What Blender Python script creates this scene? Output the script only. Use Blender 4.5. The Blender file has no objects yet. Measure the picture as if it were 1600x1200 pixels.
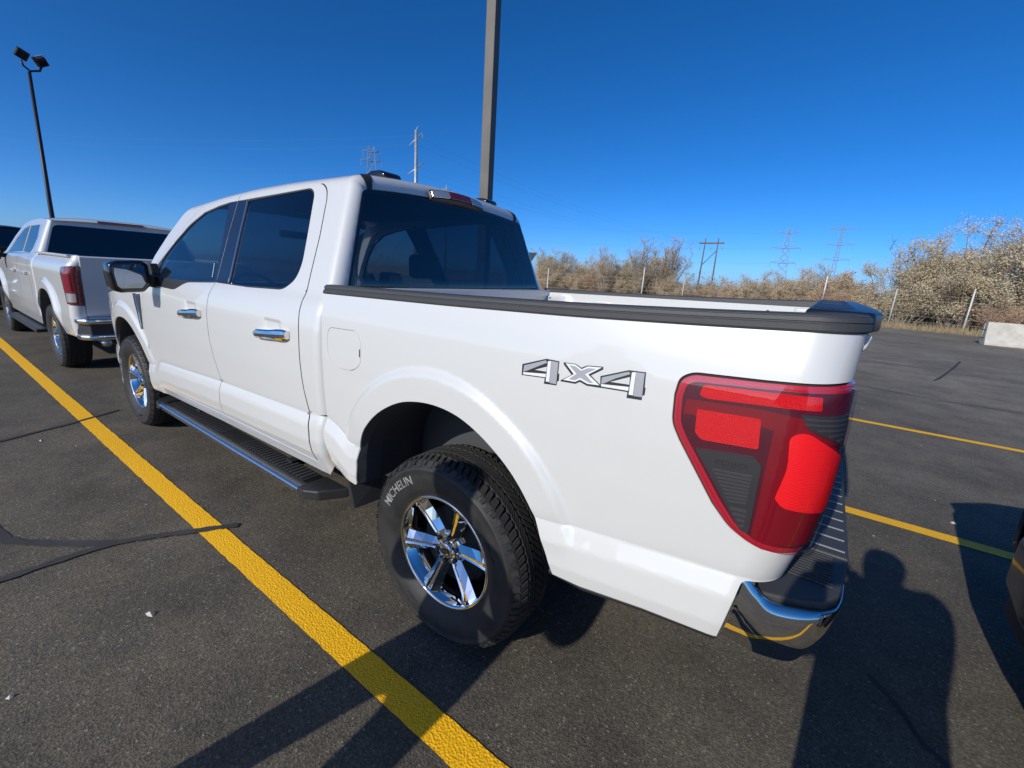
import bpy, bmesh, math, random
import numpy as np
from mathutils import Vector, Matrix
from mathutils.geometry import delaunay_2d_cdt

# ------------------------------------------------------------------ camera, sky, sun, exposure
scene = bpy.context.scene
COL = scene.collection
CAM = np.array([-1.0751, 2.0803, 1.5142])
yaw, pitch, roll = math.radians(-55.0906), math.radians(-14.2903), math.radians(3.5581)
fw = np.array([math.cos(yaw)*math.cos(pitch), math.sin(yaw)*math.cos(pitch), math.sin(pitch)])
rt = np.array([math.sin(yaw), -math.cos(yaw), 0.0]); up = np.cross(rt, fw)
rt2 = math.cos(roll)*rt + math.sin(roll)*up
up2 = -math.sin(roll)*rt + math.cos(roll)*up
cam = bpy.data.cameras.new('camera'); camo = bpy.data.objects.new('camera', cam); COL.objects.link(camo)
camo.matrix_world = Matrix(((rt2[0], up2[0], -fw[0], CAM[0]), (rt2[1], up2[1], -fw[1], CAM[1]), (rt2[2], up2[2], -fw[2], CAM[2]), (0, 0, 0, 1)))
cam.sensor_width = 36.0; cam.lens = 36.0*678.3/1600.0; cam.clip_start = 0.02; cam.clip_end = 5000.0
scene.camera = camo

SUN = Vector((0.095, 0.881, 0.464)).normalized()
world = bpy.data.worlds.new('World'); scene.world = world; world.use_nodes = True
wn = world.node_tree.nodes; wl = world.node_tree.links
sky = wn.new('ShaderNodeTexSky'); sky.sky_type = 'NISHITA'; sky.sun_disc = False
sky.sun_elevation = math.asin(SUN.z); sky.sun_rotation = math.atan2(SUN.x, SUN.y)
sky.altitude = 0.0; sky.air_density = 0.52; sky.dust_density = 0.7; sky.ozone_density = 8.0
hs = wn.new('ShaderNodeHueSaturation'); hs.inputs['Saturation'].default_value = 1.15; wl.new(sky.outputs[0], hs.inputs['Color'])
wl.new(hs.outputs[0], wn['Background'].inputs[0]); wn['Background'].inputs[1].default_value = 0.155
sl = bpy.data.lights.new('sun', 'SUN'); sl.energy = 3.85; sl.angle = math.radians(0.5); sl.color = (1.0, 0.955, 0.855)
so = bpy.data.objects.new('sun', sl); COL.objects.link(so)
so.rotation_euler = SUN.to_track_quat('Z', 'Y').to_euler(); so.location = (0, 20, 20)
scene.view_settings.view_transform = 'Standard'; scene.view_settings.look = 'None'
scene.view_settings.exposure = 0.0; scene.view_settings.gamma = 1.0; scene.view_settings.use_curve_mapping = False

# ------------------------------------------------------------------ materials
MAT = {}
def nodes(name):
    m = bpy.data.materials.new(name); m.use_nodes = True; MAT[name] = m
    return m, m.node_tree.nodes, m.node_tree.links, m.node_tree.nodes['Principled BSDF']
def simple(name, col, rough=0.5, metal=0.0, coat=0.0, coat_rough=0.03, spec=0.5, bump=0.0, bscale=200.0, vary=0.0):
    m, n, l, b = nodes(name)
    b.inputs['Base Color'].default_value = (*col, 1); b.inputs['Roughness'].default_value = rough
    b.inputs['Metallic'].default_value = metal; b.inputs['Coat Weight'].default_value = coat
    b.inputs['Coat Roughness'].default_value = coat_rough; b.inputs['Specular IOR Level'].default_value = spec
    if bump or vary:
        tc = n.new('ShaderNodeTexCoord'); nz = n.new('ShaderNodeTexNoise'); nz.inputs['Scale'].default_value = bscale
        nz.inputs['Detail'].default_value = 3; l.new(tc.outputs['Object'], nz.inputs['Vector'])
        if bump:
            bp = n.new('ShaderNodeBump'); bp.inputs['Strength'].default_value = bump; bp.inputs['Distance'].default_value = 0.002
            l.new(nz.outputs['Fac'], bp.inputs['Height']); l.new(bp.outputs[0], b.inputs['Normal'])
        if vary:
            n2 = n.new('ShaderNodeTexNoise'); n2.inputs['Scale'].default_value = bscale*0.05; n2.inputs['Detail'].default_value = 5
            l.new(tc.outputs['Object'], n2.inputs['Vector'])
            rp = n.new('ShaderNodeValToRGB')
            rp.color_ramp.elements[0].color = (*[c*(1-vary) for c in col], 1); rp.color_ramp.elements[1].color = (*[min(1, c*(1+vary)) for c in col], 1)
            rp.color_ramp.elements[0].position = 0.3; rp.color_ramp.elements[1].position = 0.7
            l.new(n2.outputs['Fac'], rp.inputs[0]); l.new(rp.outputs[0], b.inputs['Base Color'])
    return m
simple('white_paint', (0.615, 0.615, 0.595), 0.38, coat=1.0, coat_rough=0.015)
simple('black_paint', (0.012, 0.013, 0.016), 0.3, coat=1.0, coat_rough=0.015)
simple('navy_paint', (0.010, 0.014, 0.026), 0.42, coat=0.6, coat_rough=0.08)
simple('chrome', (0.80, 0.77, 0.73), 0.035, metal=1.0)
simple('mirror_tint', (0.30, 0.32, 0.35), 0.03, metal=1.0)
simple('brushed', (0.62, 0.62, 0.62), 0.28, metal=1.0)
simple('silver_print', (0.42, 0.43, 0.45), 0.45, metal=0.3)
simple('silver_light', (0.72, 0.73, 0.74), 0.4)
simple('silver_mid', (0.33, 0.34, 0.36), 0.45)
simple('print_black', (0.018, 0.019, 0.022), 0.45)
simple('black_plastic', (0.022, 0.023, 0.025), 0.5, bump=0.15, bscale=900)
simple('gloss_black', (0.012, 0.012, 0.014), 0.16, coat=0.5, coat_rough=0.05)
simple('satin_black', (0.012, 0.012, 0.014), 0.32, bump=0.1, bscale=500)
simple('rail_plastic', (0.050, 0.051, 0.054), 0.55, bump=0.35, bscale=700)
simple('liner_plastic', (0.055, 0.058, 0.064), 0.6, bump=0.2, bscale=300)
simple('underbody', (0.012, 0.012, 0.012), 0.8)
simple('rubber', (0.020, 0.020, 0.020), 0.62, bump=0.2, bscale=350, vary=0.35)
simple('rubber_tread', (0.026, 0.025, 0.024), 0.8, bump=0.3, bscale=250, vary=0.3)
simple('tyre_letter', (0.24, 0.24, 0.23), 0.7, vary=0.4, bscale=600)
simple('interior', (0.030, 0.030, 0.034), 0.8)
simple('seat_cloth', (0.028, 0.029, 0.034), 0.9)
simple('lamp_dark', (0.075, 0.005, 0.018), 0.4, coat=0.15, spec=0.3)
simple('lamp_deep', (0.19, 0.003, 0.012), 0.4, coat=0.15, spec=0.3)
simple('lamp_rim', (0.42, 0.010, 0.030), 0.25, coat=1.0, coat_rough=0.01)
m_, n_, l_, b_ = nodes('lamp_red'); b_.inputs['Base Color'].default_value = (0.88, 0.010, 0.016, 1); b_.inputs['Roughness'].default_value = 0.35; b_.inputs['Specular IOR Level'].default_value = 0.3
tc_ = n_.new('ShaderNodeTexCoord'); wv_ = n_.new('ShaderNodeTexWave'); wv_.bands_direction = 'Z'; wv_.inputs['Scale'].default_value = 90; l_.new(tc_.outputs['Object'], wv_.inputs['Vector'])
bp_ = n_.new('ShaderNodeBump'); bp_.inputs['Strength'].default_value = 0.35; bp_.inputs['Distance'].default_value = 0.002; l_.new(wv_.outputs['Fac'], bp_.inputs['Height']); l_.new(bp_.outputs[0], b_.inputs['Normal'])
simple('lamp_black', (0.030, 0.032, 0.037), 0.35, coat=0.8, coat_rough=0.03)
simple('lamp_slat', (0.050, 0.053, 0.060), 0.4, coat=0.6, coat_rough=0.03)
simple('lamp_old', (0.16, 0.008, 0.014), 0.25, coat=1.0, coat_rough=0.02)
simple('lens_clear', (0.62, 0.62, 0.64), 0.15, metal=0.6, coat=1.0, coat_rough=0.01)
simple('pole_bronze', (0.115, 0.105, 0.09), 0.6, vary=0.15, bscale=60)
simple('pole_dark', (0.012, 0.013, 0.016), 0.5)
simple('galvanised', (0.42, 0.43, 0.44), 0.5, metal=0.5, vary=0.2, bscale=60)
simple('steel_hazed', (0.24, 0.29, 0.36), 0.7)  # blue-grey distance haze is mixed into this steel colour
simple('wood_pole', (0.13, 0.10, 0.085), 0.85, vary=0.25, bscale=80)
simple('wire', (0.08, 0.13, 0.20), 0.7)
simple('concrete', (0.48, 0.45, 0.39), 0.9, bump=0.5, bscale=90, vary=0.14)
simple('fence_post', (0.42, 0.42, 0.40), 0.7)
simple('sign_back', (0.05, 0.055, 0.06), 0.6)
simple('skin', (0.45, 0.28, 0.20), 0.6)
simple('jacket', (0.03, 0.032, 0.04), 0.9)
simple('trousers', (0.04, 0.045, 0.06), 0.9)
simple('bark', (0.20, 0.165, 0.135), 0.9)
simple('debris', (0.50, 0.47, 0.42), 0.8)
simple('white_post', (0.62, 0.62, 0.60), 0.6)
def red_cell(name, col, scale):
    m, n, l, b = nodes(name)
    tc = n.new('ShaderNodeTexCoord'); v = n.new('ShaderNodeTexVoronoi'); v.inputs['Scale'].default_value = scale
    l.new(tc.outputs['Object'], v.inputs['Vector'])
    rp = n.new('ShaderNodeValToRGB'); rp.color_ramp.elements[0].color = (*[c*1.0 for c in col], 1); rp.color_ramp.elements[1].color = (col[0]*0.75, col[1]*0.6, col[2]*0.6, 1)
    l.new(v.outputs['Distance'], rp.inputs[0]); l.new(rp.outputs[0], b.inputs['Base Color'])
    bp = n.new('ShaderNodeBump'); bp.inputs['Strength'].default_value = 0.6; bp.inputs['Distance'].default_value = 0.002
    l.new(v.outputs['Distance'], bp.inputs['Height']); l.new(bp.outputs[0], b.inputs['Normal'])
    b.inputs['Roughness'].default_value = 0.3; b.inputs['Coat Weight'].default_value = 0.1; b.inputs['Coat Roughness'].default_value = 0.01; b.inputs['Specular IOR Level'].default_value = 0.2
red_cell('lamp_reflex', (0.72, 0.006, 0.016), 520)
def glass(name, tint, refl=0.085):
    m = bpy.data.materials.new(name); m.use_nodes = True; MAT[name] = m
    n, l = m.node_tree.nodes, m.node_tree.links; n.clear()
    o = n.new('ShaderNodeOutputMaterial'); t = n.new('ShaderNodeBsdfTransparent'); t.inputs[0].default_value = (*tint, 1)
    g = n.new('ShaderNodeBsdfGlossy'); g.inputs['Roughness'].default_value = 0.0; g.inputs[0].default_value = (1, 1, 1, 1)
    gm = n.new('ShaderNodeNewGeometry'); dt = n.new('ShaderNodeVectorMath'); dt.operation = 'DOT_PRODUCT'; l.new(gm.outputs['Incoming'], dt.inputs[0]); l.new(gm.outputs['Normal'], dt.inputs[1])
    def mth(op, a, b2):
        k = n.new('ShaderNodeMath'); k.operation = op
        for i, v in enumerate((a, b2)):
            if v is None: continue
            if isinstance(v, (int, float)): k.inputs[i].default_value = v
            else: l.new(v, k.inputs[i])
        return k.outputs[0]
    c = mth('ABSOLUTE', dt.outputs['Value'], None); c = mth('SUBTRACT', 1.0, c); c = mth('POWER', c, 5.0); c = mth('MULTIPLY', c, 1-refl); c = mth('ADD', c, refl)
    x = n.new('ShaderNodeMixShader'); l.new(c, x.inputs[0]); l.new(t.outputs[0], x.inputs[1]); l.new(g.outputs[0], x.inputs[2]); l.new(x.outputs[0], o.inputs[0])
glass('lamp_cover', (0.96, 0.92, 0.92), 0.035); glass('glass_dark', (0.10, 0.13, 0.17)); glass('glass_front', (0.34, 0.42, 0.44)); glass('glass_rear', (0.17, 0.20, 0.235))
def asphalt():
    m, n, l, b = nodes('asphalt')
    g = n.new('ShaderNodeNewGeometry')
    def noise(s, d, r=0.5):
        t = n.new('ShaderNodeTexNoise'); t.inputs['Scale'].default_value = s; t.inputs['Detail'].default_value = d; t.inputs['Roughness'].default_value = r
        l.new(g.outputs['Position'], t.inputs['Vector']); return t.outputs['Fac']
    def ramp(src, a, ca, c, cc):
        r = n.new('ShaderNodeValToRGB'); r.color_ramp.elements[0].position = a; r.color_ramp.elements[1].position = c
        r.color_ramp.elements[0].color = (*ca, 1); r.color_ramp.elements[1].color = (*cc, 1); l.new(src, r.inputs[0]); return r.outputs[0]
    def mul(a, c, f=1.0):
        x = n.new('ShaderNodeMix'); x.data_type = 'RGBA'; x.blend_type = 'MULTIPLY'; x.inputs[0].default_value = f
        l.new(a, x.inputs[6]); l.new(c, x.inputs[7]); return x.outputs[2]
    vo = n.new('ShaderNodeTexVoronoi'); vo.inputs['Scale'].default_value = 150; l.new(g.outputs['Position'], vo.inputs['Vector'])
    vo2 = n.new('ShaderNodeTexVoronoi'); vo2.inputs['Scale'].default_value = 210; l.new(g.outputs['Position'], vo2.inputs['Vector'])
    sp = n.new('ShaderNodeSeparateColor'); l.new(vo.outputs['Color'], sp.inputs[0])
    sp2 = n.new('ShaderNodeSeparateColor'); l.new(vo2.outputs['Color'], sp2.inputs[0])
    base = ramp(noise(0.35, 4), 0.3, (0.088, 0.078, 0.060), 0.72, (0.142, 0.127, 0.098))
    base = mul(base, ramp(sp.outputs[0], 0.0, (0.68, 0.68, 0.69), 1.0, (1.30, 1.28, 1.26)))
    base = mul(base, ramp(sp2.outputs[1], 0.0, (0.72, 0.72, 0.73), 1.0, (1.3, 1.28, 1.25)))
    base = mul(base, ramp(noise(2.3, 5, 0.6), 0.30, (0.70, 0.70, 0.72), 0.62, (1.10, 1.08, 1.05)))
    base = mul(base, ramp(noise(7.5, 3), 0.22, (0.72, 0.72, 0.74), 0.42, (1, 1, 1)))
    # the base colour grows paler to the right of the stalls
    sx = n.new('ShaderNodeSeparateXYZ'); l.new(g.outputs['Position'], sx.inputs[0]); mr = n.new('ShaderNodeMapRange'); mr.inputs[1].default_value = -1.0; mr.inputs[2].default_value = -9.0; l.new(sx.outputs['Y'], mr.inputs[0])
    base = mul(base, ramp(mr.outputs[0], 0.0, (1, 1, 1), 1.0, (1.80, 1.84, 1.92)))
    base = mul(base, ramp(noise(0.9, 7, 0.6), 0.60, (1, 1, 1), 0.72, (0.62, 0.62, 0.64)))
    # rusty dust stains
    st = n.new('ShaderNodeMix'); st.data_type = 'RGBA'; l.new(base, st.inputs[6]); st.inputs[7].default_value = (0.20, 0.155, 0.105, 1)
    l.new(ramp(noise(1.3, 6, 0.65), 0.62, (0, 0, 0), 0.80, (0.6, 0.6, 0.6)), st.inputs[0])
    # pale stone chips
    ch = n.new('ShaderNodeMix'); ch.data_type = 'RGBA'; l.new(st.outputs[2], ch.inputs[6]); ch.inputs[7].default_value = (0.34, 0.32, 0.29, 1)
    l.new(ramp(sp.outputs[2], 0.98, (0, 0, 0), 0.99, (0.5, 0.5, 0.5)), ch.inputs[0])
    l.new(ch.outputs[2], b.inputs['Base Color']); b.inputs['Roughness'].default_value = 0.82; b.inputs['Specular IOR Level'].default_value = 0.35
    bp = n.new('ShaderNodeBump'); bp.inputs['Strength'].default_value = 0.45; bp.inputs['Distance'].default_value = 0.004
    ad = n.new('ShaderNodeMath'); ad.operation = 'ADD'; l.new(vo.outputs['Distance'], ad.inputs[0]); l.new(noise(160, 4, 0.7), ad.inputs[1])
    l.new(ad.outputs[0], bp.inputs['Height']); l.new(bp.outputs[0], b.inputs['Normal'])
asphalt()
def road_paint():
    m, n, l, b = nodes('road_paint')
    g = n.new('ShaderNodeNewGeometry'); t = n.new('ShaderNodeTexNoise'); t.inputs['Scale'].default_value = 120; t.inputs['Detail'].default_value = 4
    l.new(g.outputs['Position'], t.inputs['Vector'])
    r = n.new('ShaderNodeValToRGB'); r.color_ramp.elements[0].position = 0.30; r.color_ramp.elements[1].position = 0.5
    r.color_ramp.elements[0].color = (0.80, 0.41, 0.004, 1); r.color_ramp.elements[1].color = (1.0, 0.52, 0.004, 1)
    l.new(t.outputs['Fac'], r.inputs[0]); l.new(r.outputs[0], b.inputs['Base Color']); b.inputs['Roughness'].default_value = 0.6
    v = n.new('ShaderNodeTexVoronoi'); v.inputs['Scale'].default_value = 115; l.new(g.outputs['Position'], v.inputs['Vector'])
    bp = n.new('ShaderNodeBump'); bp.inputs['Strength'].default_value = 0.55; bp.inputs['Distance'].default_value = 0.005
    l.new(v.outputs['Distance'], bp.inputs['Height']); l.new(bp.outputs[0], b.inputs['Normal'])
road_paint()
simple('crack_tar', (0.040, 0.040, 0.037), 0.75, bump=0.4, bscale=120, vary=0.25)
simple('dry_soil', (0.30, 0.25, 0.17), 0.95, bump=0.5, bscale=8, vary=0.3)
def foliage(name, c0, c1, c2, sc=0.8):
    m, n, l, b = nodes(name)
    tc = n.new('ShaderNodeNewGeometry'); t = n.new('ShaderNodeTexNoise'); t.inputs['Scale'].default_value = sc; t.inputs['Detail'].default_value = 6; t.inputs['Roughness'].default_value = 0.75
    l.new(tc.outputs['Position'], t.inputs['Vector'])
    r = n.new('ShaderNodeValToRGB'); e = r.color_ramp.elements; e[0].position = 0.33; e[0].color = (*c0, 1); e[1].position = 0.68; e[1].color = (*c2, 1)
    k = e.new(0.5); k.color = (*c1, 1)
    l.new(t.outputs['Fac'], r.inputs[0]); l.new(r.outputs[0], b.inputs['Base Color']); b.inputs['Roughness'].default_value = 0.9
    b.inputs['Specular IOR Level'].default_value = 0.1
    tr = n.new('ShaderNodeBsdfTranslucent'); mx = n.new('ShaderNodeMixShader'); mx.inputs[0].default_value = 0.35; l.new(r.outputs[0], tr.inputs[0]); l.new(b.outputs[0], mx.inputs[1]); l.new(tr.outputs[0], mx.inputs[2]); l.new(mx.outputs[0], n['Material Output'].inputs[0])
foliage('leaf_olive', (0.50, 0.42, 0.27), (0.66, 0.57, 0.40), (0.74, 0.66, 0.50))
foliage('leaf_tan', (0.47, 0.35, 0.23), (0.64, 0.51, 0.34), (0.72, 0.60, 0.43))
foliage('leaf_rust', (0.42, 0.25, 0.18), (0.56, 0.39, 0.27), (0.66, 0.52, 0.37))
foliage('leaf_grey', (0.32, 0.27, 0.22), (0.42, 0.36, 0.29), (0.50, 0.44, 0.34))
foliage('dry_grass', (0.33, 0.25, 0.14), (0.45, 0.35, 0.20), (0.52, 0.43, 0.27))

# ------------------------------------------------------------------ mesh helpers
def link(name, me, mat=None, parent=None):
    if mat: me.materials.append(MAT[mat])
    o = bpy.data.objects.new(name, me); COL.objects.link(o)
    if parent is not None: o.parent = parent
    return o
def mk(name, verts, faces, mat=None, parent=None, smooth=False):
    me = bpy.data.meshes.new(name); me.from_pydata([tuple(map(float, v)) for v in verts], [], [tuple(map(int, f)) for f in faces])
    if smooth: me.polygons.foreach_set('use_smooth', [True]*len(me.polygons))
    me.update(); return link(name, me, mat, parent)
def bm_out(name, bm, mat, parent=None, smooth=False):
    bmesh.ops.recalc_face_normals(bm, faces=bm.faces)
    me = bpy.data.meshes.new(name); bm.to_mesh(me); bm.free()
    if smooth: me.polygons.foreach_set('use_smooth', [True]*len(me.polygons))
    return link(name, me, mat, parent)
def empty(name, loc=(0, 0, 0), rz=0.0, parent=None):
    o = bpy.data.objects.new(name, None); COL.objects.link(o); o.location = loc; o.rotation_euler = (0, 0, rz); o.empty_display_size = 0.2
    if parent is not None: o.parent = parent
    return o
def tag(o, label=None, cat=None, group=None, kind=None):
    if label: o['label'] = label
    if cat: o['category'] = cat
    if group: o['group'] = group
    if kind: o['kind'] = kind
    return o
def children(o): return [c for c in bpy.data.objects if c.parent == o]
def copy_tree(o, parent=None):
    c = o.copy(); COL.objects.link(c); c.parent = parent
    for ch in CH.get(o.name, children(o)): copy_tree(ch, c)
    return c
CH = {}
def bev(bm, w, seg=2):
    if w > 0: bmesh.ops.bevel(bm, geom=list(bm.edges), offset=w, segments=seg, profile=0.5, affect='EDGES', clamp_overlap=True)
def add_box(bm, lo, hi, mtx=None):
    vs = [bm.verts.new((x, y, z)) for x in (lo[0], hi[0]) for y in (lo[1], hi[1]) for z in (lo[2], hi[2])]
    for f in ((0, 1, 3, 2), (4, 6, 7, 5), (0, 4, 5, 1), (2, 3, 7, 6), (0, 2, 6, 4), (1, 5, 7, 3)): bm.faces.new([vs[i] for i in f])
    if mtx is not None: bmesh.ops.transform(bm, matrix=mtx, verts=vs)
    return vs
def box(name, lo, hi, mat, parent=None, b=0.0, seg=2, smooth=False):
    bm = bmesh.new(); add_box(bm, lo, hi); bev(bm, b, seg); return bm_out(name, bm, mat, parent, smooth)
def add_tube(bm, pts, rad, n=8, cap=True):
    pts = [Vector(p) for p in pts]; rad = rad if isinstance(rad, (list, tuple)) else [rad]*len(pts); rings = []
    for i, p in enumerate(pts):
        d = (pts[min(i+1, len(pts)-1)] - pts[max(i-1, 0)]).normalized()
        a = d.cross(Vector((0, 0, 1)));
        if a.length < 0.05: a = d.cross(Vector((1, 0, 0)))
        a.normalize(); c = d.cross(a)
        rings.append([bm.verts.new(p + (a*math.cos(2*math.pi*k/n) + c*math.sin(2*math.pi*k/n))*rad[i]) for k in range(n)])
    for i in range(len(rings)-1):
        for k in range(n): bm.faces.new((rings[i][k], rings[i][(k+1) % n], rings[i+1][(k+1) % n], rings[i+1][k]))
    if cap: bm.faces.new(rings[0][::-1]); bm.faces.new(rings[-1])
def tube(name, pts, rad, mat, parent=None, n=8):
    bm = bmesh.new(); add_tube(bm, pts, rad, n); return bm_out(name, bm, mat, parent, True)
def prism(name, poly, axis, a0, a1, mat, parent=None, b=0.0, seg=2, smooth=False):
    """closed polygon extruded along an axis: 'x' poly=(y,z), 'y' poly=(x,z), 'z' poly=(x,y)"""
    def P(q, a): return {'x': (a, q[0], q[1]), 'y': (q[0], a, q[1]), 'z': (q[0], q[1], a)}[axis]
    bm = bmesh.new(); A = [bm.verts.new(P(q, a0)) for q in poly]; B = [bm.verts.new(P(q, a1)) for q in poly]; n = len(poly)
    bm.faces.new(A); bm.faces.new(B[::-1])
    for i in range(n): bm.faces.new((A[i], B[i], B[(i+1) % n], A[(i+1) % n]))
    bmesh.ops.recalc_face_normals(bm, faces=bm.faces)
    bev(bm, b, seg); return bm_out(name, bm, mat, parent, smooth)
def lathe(name, prof, mat, parent=None, n=72, smooth=True):
    """profile (r, y) turned about the y axis"""
    V = []; F = []; k = len(prof)
    for i in range(n):
        t = 2*math.pi*i/n
        for r, y in prof: V.append((r*math.cos(t), y, r*math.sin(t)))
    for i in range(n):
        for j in range(k-1):
            a = i*k+j; b2 = ((i+1) % n)*k+j; F.append((a, a+1, b2+1, b2))
    return mk(name, V, F, mat, parent, smooth)

def fillet(poly):
    """(x, z[, r]) corners -> polyline with rounded corners"""
    out = []; n = len(poly)
    for i in range(n):
        p = np.array(poly[i][:2], float); r = poly[i][2] if len(poly[i]) > 2 else 0
        if r <= 0: out.append(p); continue
        a = np.array(poly[i-1][:2], float) - p; c = np.array(poly[(i+1) % n][:2], float) - p
        la, lc = np.linalg.norm(a), np.linalg.norm(c); t = min(r, la*0.48, lc*0.48)
        p0 = p + a/la*t; p2 = p + c/lc*t
        for s in np.linspace(0, 1, 6): out.append((1-s)**2*p0 + 2*s*(1-s)*p + s*s*p2)
    return np.array(out)
def catmull(pts, k=5):
    pts = [np.array(p, float) for p in pts]; out = []
    for i in range(len(pts)-1):
        p0 = pts[max(i-1, 0)]; p1 = pts[i]; p2 = pts[i+1]; p3 = pts[min(i+2, len(pts)-1)]
        for s in np.linspace(0, 1, k, endpoint=False):
            out.append(0.5*((2*p1)+(-p0+p2)*s+(2*p0-5*p1+4*p2-p3)*s*s+(-p0+3*p1-3*p2+p3)*s**3))
    out.append(pts[-1]); return [tuple(map(float, q)) for q in out]
def resample(loop, h):
    out = []; n = len(loop)
    for i in range(n):
        a, b2 = loop[i], loop[(i+1) % n]; d = np.linalg.norm(b2-a)
        if d < 1e-6: continue
        m = max(1, int(math.ceil(d/h)))
        for s in range(m): out.append(a+(b2-a)*s/m)
    return np.array(out)
def inside(P, loop):
    x, y = P[:, 0], P[:, 1]; r = np.zeros(len(P), bool); n = len(loop); j = n-1
    for i in range(n):
        xi, yi = loop[i]; xj, yj = loop[j]
        if yi != yj:
            c = ((yi > y) != (yj > y)) & (x < (xj-xi)*(y-yi)/(yj-yi)+xi); r ^= c
        j = i
    return r
def patch(name, S, outer, holes, mat, parent=None, h=0.035, off=0.0, skirt=0.012, mirror=False, hb=None, feat=()):
    """polygon (with holes) in a surface's own (u, v) coordinates, laid on the surface S with exact normals and a turned-in edge"""
    hb = hb or h*0.7
    loops = [resample(fillet(outer), hb)] + [resample(fillet(q), hb) for q in holes]
    allb = np.concatenate(loops); lo, hi = allb.min(0), allb.max(0)
    gx = np.arange(lo[0], hi[0], h); gy = np.arange(lo[1], hi[1], h*0.866)
    G = np.array([(x+(0.5*h if (j % 2) else 0), y) for j, y in enumerate(gy) for x in gx]) if len(gx)*len(gy) else np.zeros((0, 2))
    if len(G):
        k = inside(G, loops[0])
        for q in loops[1:]: k &= ~inside(G, q)
        G = G[k]
    if len(G):
        d = np.full(len(G), 9.0)
        for c in range(0, len(allb), 200): d = np.minimum(d, np.sqrt(((G[:, None]-allb[None, c:c+200])**2).sum(2)).min(1))
        G = G[d > 0.45*h]
    E = []; s = 0
    for q in loops:
        E += [(s+i, s+(i+1) % len(q)) for i in range(len(q))]; s += len(q)
    FP = []
    for q in feat:
        q = np.asarray(q, float); k = inside(q, loops[0])
        for h_ in loops[1:]: k &= ~inside(q, h_)
        db = np.full(len(q), 9.0)
        for c in range(0, len(allb), 200): db = np.minimum(db, np.sqrt(((q[:, None]-allb[None, c:c+200])**2).sum(2)).min(1))
        k &= db > .35*hb; last = None
        for i in range(len(q)):
            if not k[i]: last = None; continue
            FP.append(q[i]); me_ = s+len(FP)-1
            if last is not None: E.append((last, me_))
            last = me_
    if FP:
        FPa = np.array(FP)
        if len(G):
            db = np.full(len(G), 9.0)
            for c in range(0, len(FPa), 200): db = np.minimum(db, np.sqrt(((G[:, None]-FPa[None, c:c+200])**2).sum(2)).min(1))
            G = G[db > .85*h]
    pts = [Vector(p) for p in allb] + [Vector(p) for p in FP] + [Vector(p) for p in G]
    v2, e2, f2 = delaunay_2d_cdt(pts, E, [], 0, 1e-6)[:3]
    V2 = np.array([(v.x, v.y) for v in v2]); F = np.array([f for f in f2 if len(f) == 3])
    cen = V2[F].mean(1); k = inside(cen, loops[0])
    for q in loops[1:]: k &= ~inside(cen, q)
    F = F[k]
    def SN(Q):
        e = 1.5e-3
        P = S(Q[:, 0], Q[:, 1]); du = S(Q[:, 0]+e, Q[:, 1])-S(Q[:, 0]-e, Q[:, 1]); dv = S(Q[:, 0], Q[:, 1]+e)-S(Q[:, 0], Q[:, 1]-e)
        N = np.cross(dv, du); N /= np.linalg.norm(N, axis=1)[:, None]+1e-12
        return P+N*off, N
    P, N = SN(V2)
    fn = np.cross(P[F[:, 1]]-P[F[:, 0]], P[F[:, 2]]-P[F[:, 0]]); flip = (fn*N[F[:, 0]]).sum(1) < 0
    F[flip] = F[flip][:, ::-1]
    Vs = [P]; Ns = [N]; Fs = [tuple(f) for f in F]; base = len(P)
    if skirt > 0:
        for li, q in enumerate(loops):
            B, NB = SN(q); n = len(q); T = np.roll(B, -1, 0)-np.roll(B, 1, 0)
            O = np.cross(T, NB); O /= np.linalg.norm(O, axis=1)[:, None]+1e-12
            # outward in-plane direction, checked with the signed area
            ar = 0.5*np.sum(q[:, 0]*np.roll(q[:, 1], -1)-np.roll(q[:, 0], -1)*q[:, 1])
            test = q.mean(0); ctr = B.mean(0)
            sg = np.sign(((B-ctr)*O).sum()); sg = sg if sg != 0 else 1
            if li > 0: sg = -sg
            O = O*sg
            NB2 = 0.6*NB+0.8*O; NB2 /= np.linalg.norm(NB2, axis=1)[:, None]+1e-12
            Vs += [B, B-NB*skirt]; Ns += [NB2, O]
            for i in range(n):
                a, b2, c, d2 = base+i, base+(i+1) % n, base+n+(i+1) % n, base+n+i
                f = (a, b2, c, d2)
                nn = np.cross(B[(i+1) % n]-B[i], -NB[i])
                Fs.append(f if (nn*O[i]).sum() > 0 else f[::-1])
            base += 2*n
    V = np.concatenate(Vs); NN = np.concatenate(Ns)
    if mirror:
        V = V*np.array([1, -1, 1]); NN = NN*np.array([1, -1, 1]); Fs = [f[::-1] for f in Fs]
    me = bpy.data.meshes.new(name); me.from_pydata(V.tolist(), [], [tuple(int(i) for i in f) for f in Fs])
    me.polygons.foreach_set('use_smooth', [True]*len(me.polygons))
    me.normals_split_custom_set_from_vertices(NN.tolist()); me.update()
    return link(name, me, mat, parent)
def text_mesh(body, size, depth=0.001, bold=0.0):
    cu = bpy.data.curves.new('lettering', 'FONT'); cu.body = body; cu.size = size; cu.extrude = depth; cu.offset = bold; cu.align_x = 'CENTER'; cu.align_y = 'CENTER'; cu.resolution_u = 3
    o = bpy.data.objects.new('lettering_source', cu); COL.objects.link(o)
    dg = bpy.context.evaluated_depsgraph_get(); me = bpy.data.meshes.new_from_object(o.evaluated_get(dg))
    V = np.array([v.co[:] for v in me.vertices]); F = [tuple(p.vertices) for p in me.polygons]
    bpy.data.objects.remove(o); bpy.data.curves.remove(cu); bpy.data.meshes.remove(me)
    return V, F
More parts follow.
